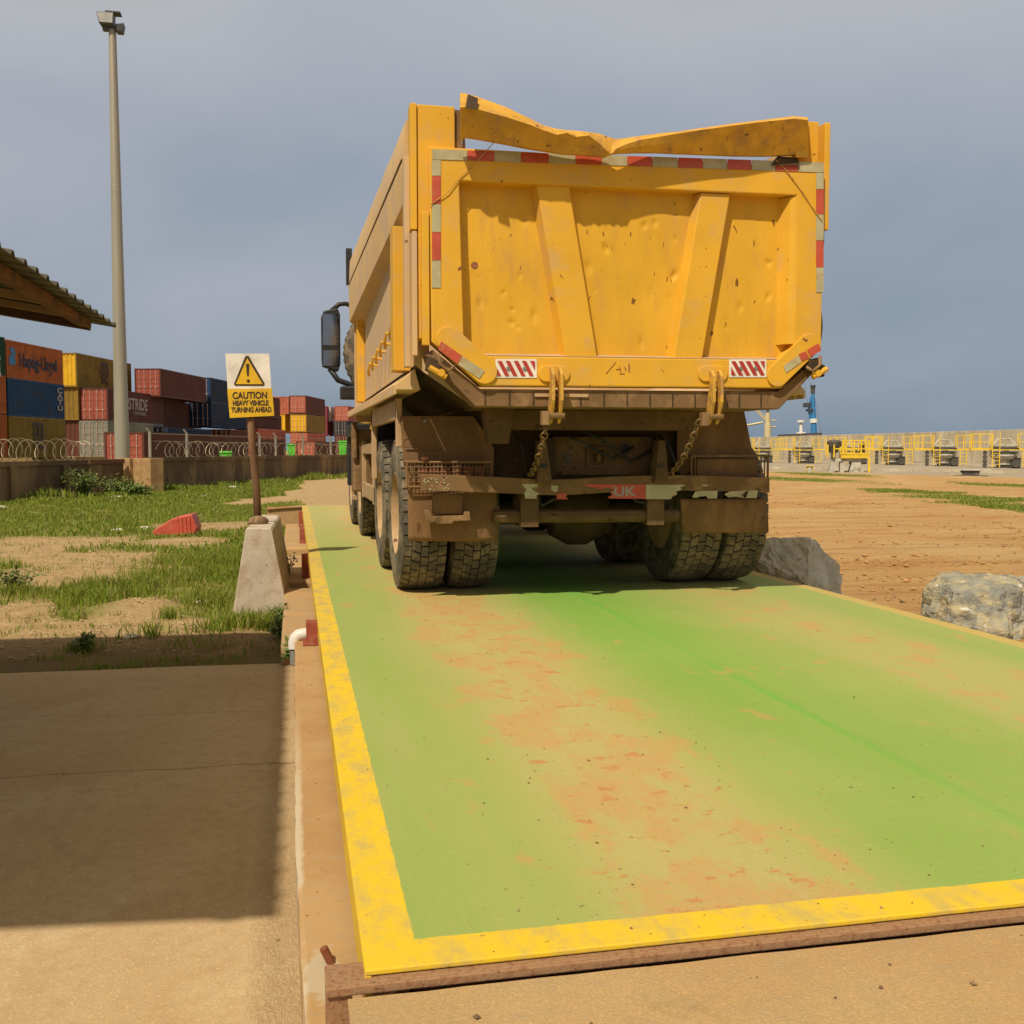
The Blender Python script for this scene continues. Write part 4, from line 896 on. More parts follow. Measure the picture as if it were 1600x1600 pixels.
b = MB(); b.tube([lp(1271, 610, 12), lp(1284, 683, 12)], .04, 3); b.tube([lp(1255, 585, 12), lp(1262, 630, 12)], .04, 3); b.tube([lp(1269, 608, 12), lp(1255, 560, 12)], .04, 3); b.build('cable', M['mdark'], BC)

# ================================================================ DUMP TRUCK
OX, OY = 2.06, 6.10
TK = empty('dump_truck', (OX, OY, 0), 'big yellow tipper truck seen from behind on the green weighbridge', 'truck')
TO = Vector((OX, OY, 0))
def tg(u, v, y=0.0): return ony(u, v, OY+y)-TO
def part(b, name, m, parent=TK, **k): return b.build(name, m, parent, **k)

# tailgate: frame ring, dented panel, ribs
def rnd_poly(p): return p
outer = [(-1.265, 2.78), (1.275, 2.80), (1.275, 1.66), (1.0, 1.395), (-.955, 1.385), (-1.255, 1.64)]
inner = [(-1.085, 2.59), (1.085, 2.615), (1.08, 1.665), (.98, 1.575), (-.97, 1.565), (-1.06, 1.655)]
b = MB(); b.ring(outer, inner, 'y', 0, .12); TGt = part(b, 'tailgate', M['yellow'], bevel=.008)
# ledge dust plate inside the bottom
b = MB(); b.hexa([(-.96, .004, 1.5665), (.97, .004, 1.5765), (.97, .11, 1.5765), (-.96, .11, 1.5665), (-.965, .004, 1.570), (.975, .004, 1.580), (.985, .11, 1.60), (-.975, .11, 1.592)]); part(b, 'bottom_ledge', M['dustpaint'], TGt)
dents = [(random.uniform(-1, 1), random.uniform(1.65, 2.5), random.uniform(.012, .035), random.uniform(.002, .009), random.uniform(.5, 2.6), random.uniform(-.5, .5)) for _ in range(42)]
dents += [(-.55, 2.15, .25, -.010, 1, 0), (.1, 2.3, .3, -.010, 1, 0), (.05, 1.95, .2, .008, 1, 0), (.75, 2.2, .2, -.008, 1, 0), (-.8, 1.9, .2, .006, 1, 0), (-.68, 2.43, .03, .012, 2.4, .2), (-.15, 2.25, .025, .012, 1.8, .3), (.3, 2.1, .03, .012, 1.5, -.4)]
def pf(a, c):
    x = -1.10+2.2*a; z = 1.55+1.08*c; y = .095+.010*noise.noise(Vector((x*2.5, z*2.5, 0)))
    for dx, dz, r_, h_, st_, sk_ in dents:
        q = ((x-dx+sk_*(z-dz))**2+((z-dz)/st_)**2)/r_**2
        if q < 6: y += h_*math.exp(-q) if r_ > .1 else h_*1.3*max(0, 1-math.sqrt(q))
    return (x, y, z)
b = MB(); b.sheet(pf, 180, 90); part(b, 'tailgate_panel', M['yellow_panel'], TGt, smooth=True)
# sloped inner returns of the frame
def rib(u0, u1, w0, w1):
    t0 = tg(u0, 286, .03); t1 = tg(u1, 286, .03); q0 = tg(w0, 552, .03); q1 = tg(w1, 552, .03); zt, zb = 2.605, 1.572
    b = MB(); b.hexa([(q0.x, .020, zb), (q1.x, .020, zb), (q1.x+.035, .115, zb), (q0.x-.035, .115, zb), (t0.x, .020, zt), (t1.x, .020, zt), (t1.x+.035, .115, zt), (t0.x-.035, .115, zt)])
    return part(b, 'rib', M['yellow'], TGt, bevel=.006)
rib(838, 888, 884, 932); rib(1095, 1140, 1052, 1096)
# side returns with slight bevel on the right hand inner edge
b = MB(); b.hexa([(1.045, .02, 1.68), (1.084, .004, 1.68), (1.084, .1, 1.68), (1.0, .1, 1.68), (1.05, .02, 2.61), (1.084, .004, 2.61), (1.084, .1, 2.61), (1.0, .1, 2.61)]); part(b, 'inner_bevel', M['yellow'], TGt)
# reinforcing pads with tape on the chamfered corners
def slotplate(c, L, w, ang, name, m, y0, y1, par, n=10):
    pts = []
    for s_, a0 in ((1, -90), (-1, 90)):
        for i in range(n+1):
            a = R(a0+180*i/n); pts.append((s_*(L/2-w/2)+w/2*math.cos(a), w/2*math.sin(a)))
    ca, sa = math.cos(ang), math.sin(ang); pts = [(c[0]+x*ca-z*sa, c[1]+x*sa+z*ca) for x, z in pts]
    b = MB(); b.prism(pts, 'y', y0, y1); return part(b, name, m, par, bevel=.004)
aL = math.atan2(-(1.64-1.385), .30); 
slotplate((-1.045, 1.565), .44, .155, aL, 'corner_pad', M['yellow'], -.016, -.0005, TGt)
slotplate((1.075, 1.575), .44, .145, -aL+.03, 'corner_pad', M['yellow'], -.016, -.0005, TGt)
def tape(u0, v0, u1, v1, m, par=TGt, y=-.0045, ang=0, w=None):
    a = tg(u0, v0); c = tg(u1, v1); b = MB(); b.box(min(a.x, c.x), max(a.x, c.x), y, y+.003, min(a.z, c.z), max(a.z, c.z)); return part(b, 'reflective_tape', m, par)
def quadtape(pts, m, y=-.0045, par=TGt, name='reflective_tape'):
    P = [tg(u, v) for u, v in pts]; b = MB(); b.prism([(p.x, p.z) for p in P], 'y', y, y+.003); return part(b, name, m, par)
xs_h = [675, 730, 772, 814, 857, 899, 940, 980, 1019, 1059, 1098, 1136, 1174, 1211, 1247, 1287]
for i in range(len(xs_h)-1):
    a, c = xs_h[i], xs_h[i+1]; red = i % 2 == 1
    f = lambda u: 233.5+(u-675)*.0335
    quadtape([(a+.4, f(a)), (c-.4, f(c)), (c-.4, f(c)+15.5), (a+.4, f(a)+15.5)], M['tape_red'] if red else M['tape_grey'])
for u0, u1, vs_ in ((675, 688.5, (249.5, 275, 319, 363, 407, 450)), (1275, 1286.5, (269.8, 296, 335, 376, 418, 457))):
    for i in range(5): quadtape([(u0, vs_[i]+.4), (u1, vs_[i]+.4), (u1, vs_[i+1]-.4), (u0, vs_[i+1]-.4)], M['tape_red'] if i % 2 else M['tape_grey'])
quadtape([(689, 534), (721, 556), (714, 569), (683, 546)], M['tape_red'], -.0205); quadtape([(722, 557), (756, 580), (748, 592), (715, 570)], M['tape_grey'], -.0205)
quadtape([(1276, 537), (1281, 548), (1264, 558), (1259, 547)], M['tape_red'], -.0205); quadtape([(1257, 549), (1262, 559), (1251, 565), (1246, 554)], M['tape_red'], -.0205); quadtape([(1245, 556), (1250, 566), (1226, 583), (1222, 572)], M['tape_grey'], -.0205)
# striped plates
for (u0, v0, u1, v1) in ((774, 561, 838.5, 590.5), (1139, 561.5, 1197, 589.5)):
    q = quadtape([(u0, v0), (u1, v0), (u1, v1), (u0, v1)], M['white'], name='striped_plate')
    W_ = u1-u0-6; H_ = v1-v0-6; sh = 12
    for k in range(-1, 5):
        x0 = u0+3+k*W_/4.6; 
        # clip the slanted stripe (x0..x0+6, running down right) to the plate
        poly = [(x0, v0+3), (x0+6.5, v0+3), (x0+6.5+sh, v1-3), (x0+sh, v1-3)]
        def clipx(P, lim, keep_less):
            out = []
            for i in range(len(P)):
                A, B = P[i], P[(i+1) % len(P)]; ia = (A[0] <= lim) if keep_less else (A[0] >= lim); ib = (B[0] <= lim) if keep_less else (B[0] >= lim)
                if ia: out.append(A)
                if ia != ib: t_ = (lim-A[0])/(B[0]-A[0]); out.append((lim, A[1]+t_*(B[1]-A[1])))
            return out
        poly = clipx(clipx(poly, u1-3, True), u0+3, False)
        if len(poly) > 2: quadtape(poly, M['print_red'], -.0080, q, 'stripe')
    for fx in (.3, .7):
        c = tg(u0+(u1-u0)*fx, (v0+v1)/2); b = MB(); b.lathe([(-.013, .010), (-.0082, .012), (-.0082, .0001), (-.013, .0001)], (c.x, 0, c.z), 'y', 10); part(b, 'rivet', M['pvcg'], q)
# hand-painted scrawl and scratches, thin wires
b = MB()
for a in (((1025, 0),),): pass
for (u0, v0, u1, v1, w_) in ((947, 584, 962, 566, 1.0), (963, 577, 970, 577, 1.4), (968, 584, 976, 584, 1.2), (968, 572, 970, 582, 1.1), (983, 569, 983, 581, 2.2), (976, 573, 978, 579, 1.6)):
    p0 = tg(u0, v0, -.002); p1 = tg(u1, v1, -.002); b.tube([p0, p1], .0018*w_, 4)
part(b, 'paint_scratch', M['rust'], TGt)
b = MB(); b.tube([tg(672, 320, -.01), tg(700, 300, -.012), tg(722, 275, -.006), tg(745, 252, -.012), tg(760, 236, -.01), tg(772, 222, -.02)], .003, 6); part(b, 'tie_rope', M['hook'], TGt)
b = MB(); b.tube([tg(1212, 250, -.012), tg(1225, 262, -.008), tg(1250, 295, -.006), tg(1277, 335, -.01), tg(1285, 345, -.012)], .003, 6); part(b, 'tie_rope', M['hook'], TGt)
b = MB(); b.lathe([(.088, .022), (.1, .022), (.1, .0001), (.088, .0001)], (tg(741, 415, .1).x, 0, tg(741, 415, .1).z), 'y', 14); part(b, 'rust_hole', M['rust'], TGt)

# corner posts
b = MB(); b.box(-1.33, -1.105, .035, .20, 1.66, 3.03); part(b, 'corner_post', M['yellow'], bevel=.006)
b = MB(); b.box(-1.372, -1.334, .02, .14, 2.02 if False else 2.30, 3.03); part(b, 'post_strip', M['yellow'], bevel=.004)
b = MB(); b.box(-1.104, -1.06, .06, .21, 2.79, 3.02); b.add([(-1.06, .06, 2.8), (-1.03, .1, 2.8), (-1.04, .1, 2.95)], [(0, 1, 2)]); part(b, 'post_edge', M['mud'])
b = MB(); b.box(1.115, 1.300, .125, .22, 1.66, 3.125); b.box(1.3002, 1.340, .05, .2, 2.42, 3.10); part(b, 'corner_post', M['yellow'], bevel=.006)
b = MB(); b.box(-1.31, -1.266, -.004, .03, 1.62, 2.40); part(b, 'hinge_edge', M['yellow'], bevel=.004)
b = MB(); b.box(-1.365, -1.335, .02, .06, 1.56, 2.29); b.box(-1.40, -1.366, .10, .2, 1.50, 2.74); part(b, 'side_lip', M['side_dust'], bevel=.004)
b = MB(); b.sheet(lambda a, c: (1.29+.018*math.sin(c*9)+.01*a, .05+.16*a, 1.66+.8*c), 4, 30); part(b, 'bent_edge_plate', M['mud_shade'])

# bent cover flap on top: stations (u, front bottom v, crease v, back top v, forward offset)
stn = [(719, 220, 168, 146, .22), (728, 213, 168, 147, .235), (746, 215, 171, 152, .24), (790, 223, 183, 168, .24), (830, 231, 196, 187, .235), (850, 234, 204, 197, .23), (870, 237, 211, 202, .225), (885, 239, 208, 204, .225), (900, 240, 214, 205, .22), (920, 241, 212, 207, .22), (938, 243, 226, 210, .225), (948, 244, 236, 214, .235), (955, 241, 239, 216, .24), (962, 239, 233, 218, .225), (975, 238, 227, 217, .21), (1000, 237, 219, 213, .19), (1030, 237, 214, 209, .17), (1060, 238.5, 209, 206, .15), (1100, 240, 203, 200, .12), (1150, 242, 196, 193, .09), (1200, 242.5, 190, 187, .05), (1240, 241, 186, 182, .03), (1262, 241, 188, 184, .02)]
b = MB(); vs = []; K = 6
fine = []
for i in range(len(stn)-1):
    for k in range(4):
        t_ = k/4; fine.append(tuple(stn[i][j]*(1-t_)+stn[i+1][j]*t_ for j in range(5)))
fine.append(stn[-1])
for (u, va, vb, vc, off) in fine:
    cr_ = math.exp(-((u-900)/70)**2)*.012
    nz1 = cr_*noise.noise(Vector((u*.12, 0, 0))); nz2 = cr_*noise.noise(Vector((u*.1, 7, 0)))
    off = off*.55; A = tg(u, va, -off); B_ = tg(u, vb, -off-.62*(tg(u, vb, -off).z-A.z)+nz1); C_ = tg(u, vc, -off+.03); mid = (A+B_)*.5+Vector((0, nz2*1.5-.008*math.sin(u*.02), 0)); mid2 = (B_+C_)*.5+Vector((0, 0, nz1+nz2))
    vs += [A+Vector((0, .07, .012)), A, mid, B_, mid2, C_, C_+Vector((0, .012, -.05))]
K = 7; n = len(fine); b.add(vs, [(i*K+j, i*K+j+1, (i+1)*K+j+1, (i+1)*K+j) for i in range(n-1) for j in range(K-1)])
fl_ = part(b, 'bent_cover_flap', M['flap_paint'], smooth=False); sm = fl_.modifiers.new('thick', 'SOLIDIFY'); sm.thickness = .007; sm.offset = 0
a_, c_ = tg(731, 150, -.12), tg(745, 170, -.12); b = MB(); P_ = [tg(727, 168, -.255), tg(745, 171, -.265), tg(746, 153, -.20), tg(731, 147, -.19)]; b.add(P_+[p_+Vector((.004, .004, 0)) for p_ in P_], [(0, 1, 2, 3), (4, 5, 6, 7), (0, 1, 5, 4), (1, 2, 6, 5), (2, 3, 7, 6), (3, 0, 4, 7)]); part(b, 'flap_end_shade', M['mud_shade'], fl_)  # dark quad standing in for the shade inside the hollow end
b = MB(); b.hexa([tg(1243, 246, -.03), tg(1262, 246, -.03), tg(1262, 246, .1), tg(1243, 246, .1), tg(1243, 182, -.035), tg(1263, 184, -.035), tg(1263, 184, .1), tg(1243, 182, .1)]); part(b, 'flap_end', M['yellow'], fl_, bevel=.004)
b = MB(); b.hexa([tg(1205, 258, -.02), tg(1250, 258, -.02), tg(1250, 255, .05), tg(1205, 255, .05), tg(1215, 244, -.0), tg(1246, 246, -.0), tg(1246, 246, .05), tg(1215, 244, .05)]); part(b, 'flap_hinge', M['mud_shade'], fl_)

# body: left and right sides, floor, front wall
YF = 5.0
def xo(y): return -1.375-.018*y                     # bulging upper side
for sgn_ in (-1, 1):
    S_ = 1 if sgn_ < 0 else -1; kx_ = 1 if sgn_ < 0 else .90
    b = MB()
    def X(x): return x*S_*kx_
    ny_ = 26; vs = []
    for j in range(ny_+1):
        y_ = .21+(YF-.21)*j/ny_; w_ = .006*noise.noise(Vector((y_*3, sgn_, 0)))
        low = 2.53-.035*y_+.05*math.sin(max(0, y_-.6)*.75)*0
        vs += [(X(xo(y_)+.015+w_), y_, 3.02+.012*noise.noise(Vector((y_*5, 1, sgn_)))-.02*(j < 3)), (X(xo(y_)-.0+w_), y_, 2.98), (X(xo(y_)-.012), y_, 2.72), (X(xo(y_)-.004), y_, low), (X(-1.33), y_, low-.05), (X(-1.33), y_, 1.52), (X(-1.28), y_, 1.48), (X(-.97), y_, 1.27), (X(-.93), y_, 1.33), (X(-1.24), y_, 1.55), (X(-1.28), y_, 3.0)]
    K = 11; b.add(vs, [(j*K+i, j*K+(i+1) % K, (j+1)*K+(i+1) % K, (j+1)*K+i) for j in range(ny_) for i in range(K)]+[tuple(range(K)), tuple(ny_*K+i for i in range(K))])
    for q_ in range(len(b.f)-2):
        if q_ % 11 in (5, 6, 7): b.m[q_] = 1  # chamfer underside faces take the darker colour as painted shade
    sd_ = part(b, 'body_side', [M['side_dust'], M['mud_shade']], smooth='auto')
    b = MB(); b.tube([(X(xo(.3)-.012), .3, 2.78), (X(xo(2.5)-.012), 2.5, 2.76), (X(xo(4.9)-.012), 4.9, 2.74)], .006, 4); part(b, 'side_seam', M['mud'], sd_)
    for (y0, y1) in ((.42, .62), (4.70, 4.9)):
        b = MB(); x1 = -1.44 if y0 < 1 else -1.41
        for (z0, z1) in ((1.50, 2.40),):
            b.hexa([(X(x1), y0, z0), (X(-1.331), y0, z0), (X(-1.331), y1, z0), (X(x1), y1, z0), (X(x1), y0, z1), (X(-1.331), y0, z1), (X(-1.331), y1, z1), (X(x1), y1, z1)])
        part(b, 'side_rib', M['yellow'], bevel=.006)
    for (y0, y1) in ((.62, 4.70),):      # arched brackets closing the recess under the bulge
        for (ya, yb, dz) in ((y0+.001, y0+.07, .16), (y1-.25, y1-.001, .14)):
            b = MB(); x1 = -1.385
            b.hexa([(X(x1), ya, 2.42-(dz if ya == y0+.001 else .02)), (X(-1.331), ya, 2.42-(dz if ya == y0+.001 else .02)), (X(-1.331), yb, 2.42-(.02 if ya == y0+.001 else dz)), (X(x1), yb, 2.42-(.02 if ya == y0+.001 else dz)), (X(x1), ya, 2.43), (X(-1.331), ya, 2.43), (X(-1.331), yb, 2.43), (X(x1), yb, 2.43)])
            part(b, 'gusset', M['yellow'], sd_)
    b = MB()                                          # sloping lower ledge with a ribbed skirt
    b.hexa([(X(-1.445), .26, 1.37), (X(-1.29), .26, 1.37), (X(-1.25), YF, 1.37), (X(-1.50), YF, 1.37), (X(-1.445), .26, 1.405), (X(-1.325), .26, 1.50), (X(-1.325), YF, 1.50), (X(-1.50), YF, 1.405)])
    led = part(b, 'side_ledge', M['side_dust'], bevel=.005)
    b = MB()
    for i in range(37): b.box(*sorted((X(-1.455-.0115*i*.125), X(-1.44))), .27+i*.125, .37+i*.125, 1.345, 1.40)
    part(b, 'skirt_ribs', M['side_dust'], led)
    if sgn_ < 0:
        for i in range(6):
            y_ = .95+i*.42; b = MB(); b.tube([(-1.335, y_, 1.84-i*.02), (-1.40, y_, 1.86-i*.02), (-1.41, y_+.05, 1.80-i*.02), (-1.40, y_+.09, 1.76-i*.02)], .012, 6); part(b, 'tarp_hook', M['yellow'])
b = MB(); b.box(-.95, .93, .13, YF, 1.26, 1.32); part(b, 'body_floor', M['mud'])
b = MB(); b.box(-1.42, 1.36, YF, YF+.07, 1.30, 3.05); part(b, 'front_bulkhead', M['side_dust'])
b = MB(); b.box(-1.50, -1.44, YF-.05, YF+.06, 2.75, 3.12); part(b, 'bulkhead_edge', M['black'])
# under-lip of the floor behind the tailgate
lipL = [(-.985, 1.262), (1.0, 1.262), (1.30, 1.56), (1.27, 1.60), (.99, 1.375), (-.955, 1.368), (-1.245, 1.60), (-1.29, 1.565)]
b = MB(); b.prism(lipL, 'y', .03, .20); part(b, 'rear_sill', M['mud'], bevel=.006)
b = MB()
for i in range(13): b.box(-.93+i*.15, -.922+i*.15, .025, .0295, 1.275, 1.355)
b.build('weld_seam', M['mud_shade'], TK)
b = MB(); b.box(-.62, -.28, .018, .0285, 1.325, 1.345); part(b, 'sill_scuff', M['dustpaint'])

# corner latches
for S_ in (-1, 1):
    c = tg(682 if S_ < 0 else 1275, 570 if S_ < 0 else 572, -.02); la = empty('latch', (0, 0, 0), None, None); la.parent = TK
    for kk in ('label', 'category'):
        if kk in la: del la[kk]
    b = MB(); b.hexa([(c.x-.06, -.04, c.z-.03), (c.x+.05, -.04, c.z-.07), (c.x+.05, .06, c.z-.07), (c.x-.06, .06, c.z-.03), (c.x-.05, -.04, c.z+.05), (c.x+.06, -.04, c.z+.0), (c.x+.06, .06, c.z+.0), (c.x-.05, .06, c.z+.05)]); part(b, 'latch_block', M['mud_shade'], la, bevel=.005)
    b = MB(); b.tube([c+Vector((0, -.05, .06)), c+Vector((-.01*S_, -.07, 0)), c+Vector((.06*-S_, -.07, -.04)), c+Vector((.10*-S_, -.06, -.01))], .010, 6); part(b, 'latch_handle', M['mud'], la, smooth=True)
    b = MB(); b.tube([c+Vector((.05*S_, -.05, -.02)), c+Vector((-.05*S_, -.05, -.075))], .018, 8); b.lathe([(-.07, .022), (-.03, .022), (-.03, .0001), (-.07, .0001)], c+Vector((-.02*S_, 0, -.05)), 'y', 10); part(b, 'latch_pin', M['yellow'], la, smooth='auto')

# lower hooks and chains
for (u0, ud, uc0, uc1, vc1) in ((865, 0, 856, 829, 742), (1113, 0, 1094, 1046, 742)):
    slotplate((tg(u0, 584).x, tg(u0, 584).z), .20, .10, 0, 'hook_pad', M['yellow'], -.014, -.0005, TGt)
    c = tg(u0, 600); x0 = c.x
    hk = MB()
    side = -1
    for dx in (-.03, .022):
        hk.prism([(-.045, 1.50), (-.085, 1.46), (-.085, 1.30), (-.04, 1.20), (-.005, 1.16), (.03, 1.20), (.012, 1.30), (-.018, 1.40), (-.0165, 1.50)], 'x', x0+dx, x0+dx+.020)
    h_ = part(hk, 'tailgate_hook', M['hook'], bevel=.004)
    b = MB(); b.tube([(x0-.05, -.03, 1.21), (x0+.06, -.03, 1.21)], .022, 10); b.box(x0-.085, x0-.04, -.06, .0, 1.15, 1.235); part(b, 'hook_pin', M['mud'], h_, bevel=.003)
    # chain from the pin down to the chassis
    p0 = tg(uc0, 655, -.02); p1 = tg(uc1, vc1, .45); nl = 13; ch = MB()
    for i in range(nl):
        t0 = i/nl; t1 = (i+1.25)/nl; sag = lambda t: Vector((0, 0, -.05*math.sin(math.pi*min(t, 1))))
        a = p0.lerp(p1, t0)+sag(t0); c_ = p0.lerp(p1, t1)+sag(t1); d = (c_-a); Lk = d.length; d.normalize(); sidev = d.cross(Vector((0, 1, .2))).normalized(); nv = d.cross(sidev).normalized()
        if i % 2: sidev, nv = nv, sidev
        pts = []
        for j in range(12):
            an = 2*math.pi*j/12; pts.append(a.lerp(c_, .5)+d*(math.cos(an)*Lk*.5)+sidev*(math.sin(an)*.020))
        ch.tube(pts, .0065, 6, closed=True)
    part(ch, 'chain', M['chain'], smooth=True)

# chassis
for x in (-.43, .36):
    b = MB(); b.box(x, x+.08, .55, 9.2, .80, 1.08); part(b, 'chassis_rail', M['mud_shade'])
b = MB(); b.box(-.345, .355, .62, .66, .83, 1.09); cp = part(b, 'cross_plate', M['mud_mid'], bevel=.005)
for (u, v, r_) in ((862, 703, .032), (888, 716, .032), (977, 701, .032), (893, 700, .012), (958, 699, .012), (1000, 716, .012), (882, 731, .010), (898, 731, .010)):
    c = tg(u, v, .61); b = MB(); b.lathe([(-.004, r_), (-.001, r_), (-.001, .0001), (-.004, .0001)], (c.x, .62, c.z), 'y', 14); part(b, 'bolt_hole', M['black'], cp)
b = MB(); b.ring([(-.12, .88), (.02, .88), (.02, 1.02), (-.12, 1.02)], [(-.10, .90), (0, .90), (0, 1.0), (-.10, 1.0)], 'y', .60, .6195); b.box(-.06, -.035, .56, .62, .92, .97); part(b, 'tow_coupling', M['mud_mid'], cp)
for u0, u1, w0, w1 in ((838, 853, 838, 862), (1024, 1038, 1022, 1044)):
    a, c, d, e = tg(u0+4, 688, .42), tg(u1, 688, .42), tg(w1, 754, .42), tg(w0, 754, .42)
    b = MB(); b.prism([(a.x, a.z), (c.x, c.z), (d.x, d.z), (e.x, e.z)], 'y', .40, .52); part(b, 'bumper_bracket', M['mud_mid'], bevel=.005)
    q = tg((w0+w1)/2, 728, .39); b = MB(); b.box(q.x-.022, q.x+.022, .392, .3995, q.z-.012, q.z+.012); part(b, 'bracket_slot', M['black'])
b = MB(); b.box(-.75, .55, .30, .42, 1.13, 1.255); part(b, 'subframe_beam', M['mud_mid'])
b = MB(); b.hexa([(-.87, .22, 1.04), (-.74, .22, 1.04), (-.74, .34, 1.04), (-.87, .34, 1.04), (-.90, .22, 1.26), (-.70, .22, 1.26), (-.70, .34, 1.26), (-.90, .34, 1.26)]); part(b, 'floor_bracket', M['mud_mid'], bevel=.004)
b = MB(); b.hexa([(-1.0, .7, .75), (1.0, .7, .75), (1.0, .75, .75), (-1.0, .75, .75), (-1.0, .7, 1.3), (1.0, .7, 1.3), (1.0, .75, 1.3), (-1.0, .75, 1.3)]); part(b, 'rear_crossmember', M['mud_shade'])
b = MB(); b.box(-.92, .92, 1.0, 4.9, .85, 1.20); part(b, 'chassis_dark_fill', M['mud_shade'])  # solid dark box added so no light shows through the chassis
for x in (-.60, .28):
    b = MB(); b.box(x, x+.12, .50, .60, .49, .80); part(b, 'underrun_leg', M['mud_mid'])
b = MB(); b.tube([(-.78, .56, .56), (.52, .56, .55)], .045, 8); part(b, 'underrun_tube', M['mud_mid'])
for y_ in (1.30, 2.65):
    b = MB(); b.tube([(-1.0, y_, .54), (1.0, y_, .54)], .09, 12); b.lathe([(-.26, .05), (-.2, .19), (-.07, .26), (.07, .26), (.2, .19), (.26, .05)], (0, y_, .55), 'x', 18, closed=False); part(b, 'rear_axle', M['mud_shade'], smooth='auto')
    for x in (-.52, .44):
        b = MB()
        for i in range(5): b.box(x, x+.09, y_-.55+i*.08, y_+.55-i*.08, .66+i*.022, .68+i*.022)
        part(b, 'leaf_spring', M['mud_shade'])
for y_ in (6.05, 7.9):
    b = MB(); b.tube([(-1.0, y_, .54), (1.0, y_, .54)], .07, 10); part(b, 'front_axle', M['mud_shade'], smooth='auto')

for i, (x0, x1, z0, z1) in enumerate(((-.30, .20, 1.12, 1.02), (-.20, .34, 1.16, 1.0), (.38, .62, 1.1, .85), (-.62, -.48, 1.1, .8), (-.55, -.2, .72, .78), (.1, .5, .74, .70))):
    b = MB(); b.tube([(x0, .56, z0), (x0+(x1-x0)*.3, .54, z0-.09), (x0+(x1-x0)*.7, .55, z1-.08), (x1, .58, z1)], .011, 6); part(b, 'air_hose', M['black'], smooth=True)
for x in (-.52, .42):
    b = MB(); b.lathe([(.60, .085), (.74, .085)], (x, 0, .66), 'y', 14, closed=False); part(b, 'brake_chamber', M['mud_shade'], smooth='auto')
# bumper bar with peeled tape
def bz(x): return .775-.012*(x+.2)-(.0 if x > -.9 else 0)+.01*math.sin(x*3)
vs = []; stx = [-1.275+i*(2.43/24) for i in range(25)]
for x in stx:
    y_ = .46-.10*max(0, (-x-.45))**1.0*1.1; z_ = bz(x); dip = -.015*math.exp(-((x+.35)/.3)**2)
    vs += [(x, y_, z_-.052+dip), (x, y_, z_+.052+dip), (x, y_+.07, z_+.052+dip), (x, y_+.07, z_-.052+dip)]
b = MB(); n = len(stx); b.add(vs, [(i*4+j, i*4+(j+1) % 4, (i+1)*4+(j+1) % 4, (i+1)*4+j) for i in range(n-1) for j in range(4)]+[(0, 1, 2, 3), ((n-1)*4, (n-1)*4+1, (n-1)*4+2, (n-1)*4+3)])
BP = part(b, 'bumper_bar', M['mud'], bevel=.004)
def by(x): return .46-.11*max(0, (-x-.45))
def patch(pts, m, nm='peeling_tape', dy=.004):
    P = [tg(u, v, .46) for u, v in pts]; b = MB()
    b.add([(p.x, by(p.x)-dy, p.z) for p in P]+[(p.x, by(p.x)-dy+.0025, p.z) for p in P], [tuple(range(len(P))), tuple(range(len(P), 2*len(P)))]+[(i, (i+1) % len(P), len(P)+(i+1) % len(P), len(P)+i) for i in range(len(P))]); return part(b, nm, m, BP)
patch([(911, 756.5), (1008.5, 757), (1008.5, 779.5), (952, 779), (949, 777), (957, 773), (953, 770), (960, 768), (957, 764), (948, 762), (938, 765), (930, 762), (920, 761)], M['tape_red'])
patch([(1009, 757), (1072, 757.5), (1062, 762), (1066, 765), (1056, 768), (1058, 772), (1050, 776), (1048, 780), (1009, 779.5)], M['tape_grey'])
patch([(869, 772), (878, 770), (886, 772), (884, 777), (888, 780), (870, 780)], M['tape_red'])
patch([(814, 756), (840, 756), (839, 761), (830, 762), (832, 766), (843, 771), (838, 774), (838, 779), (820, 779), (818, 770), (822, 765)], M['tape_grey'])
patch([(861, 758), (872, 759), (871, 768), (866, 769), (861, 765)], M['tape_grey'])
patch([(1086, 768), (1098, 766.5), (1121, 767), (1120, 778.5), (1106, 779), (1103, 775), (1092, 776), (1088, 778), (1081, 777)], M['tape_grey'])
patch([(1131, 772), (1140, 768), (1166, 766), (1158, 774), (1164, 778), (1148, 776), (1138, 777)], M['tape_grey'])
patch([(1170, 766), (1184, 766), (1182, 778), (1165, 778)], M['tape_grey']); patch([(1095, 757), (1108, 757), (1104, 760), (1098, 760)], M['tape_grey'])
rs_ = random.Random(4)
for i in range(34):
    u = rs_.uniform(658, 700); v = rs_.uniform(744, 765); r_ = rs_.uniform(.8, 2.6)
    patch([(u, v), (u+r_, v+rs_.uniform(-1, .5)), (u+r_*1.1, v+r_*.8), (u+.2, v+r_)], M['tape_grey'])
t_ = text_mb('UK', .088, .002, sx=1.25, bold=.003); c = tg(975, 768.5, .46); t_.v = [(v[0]+c.x, v[1]+by(c.x)-.0058, v[2]+c.z) for v in t_.v]; t_.build('lettering', M['dimw'], BP, flip=False)
patch([(955, 768), (963, 767), (963, 770), (955, 771)], M['dimw'], dy=.0062)

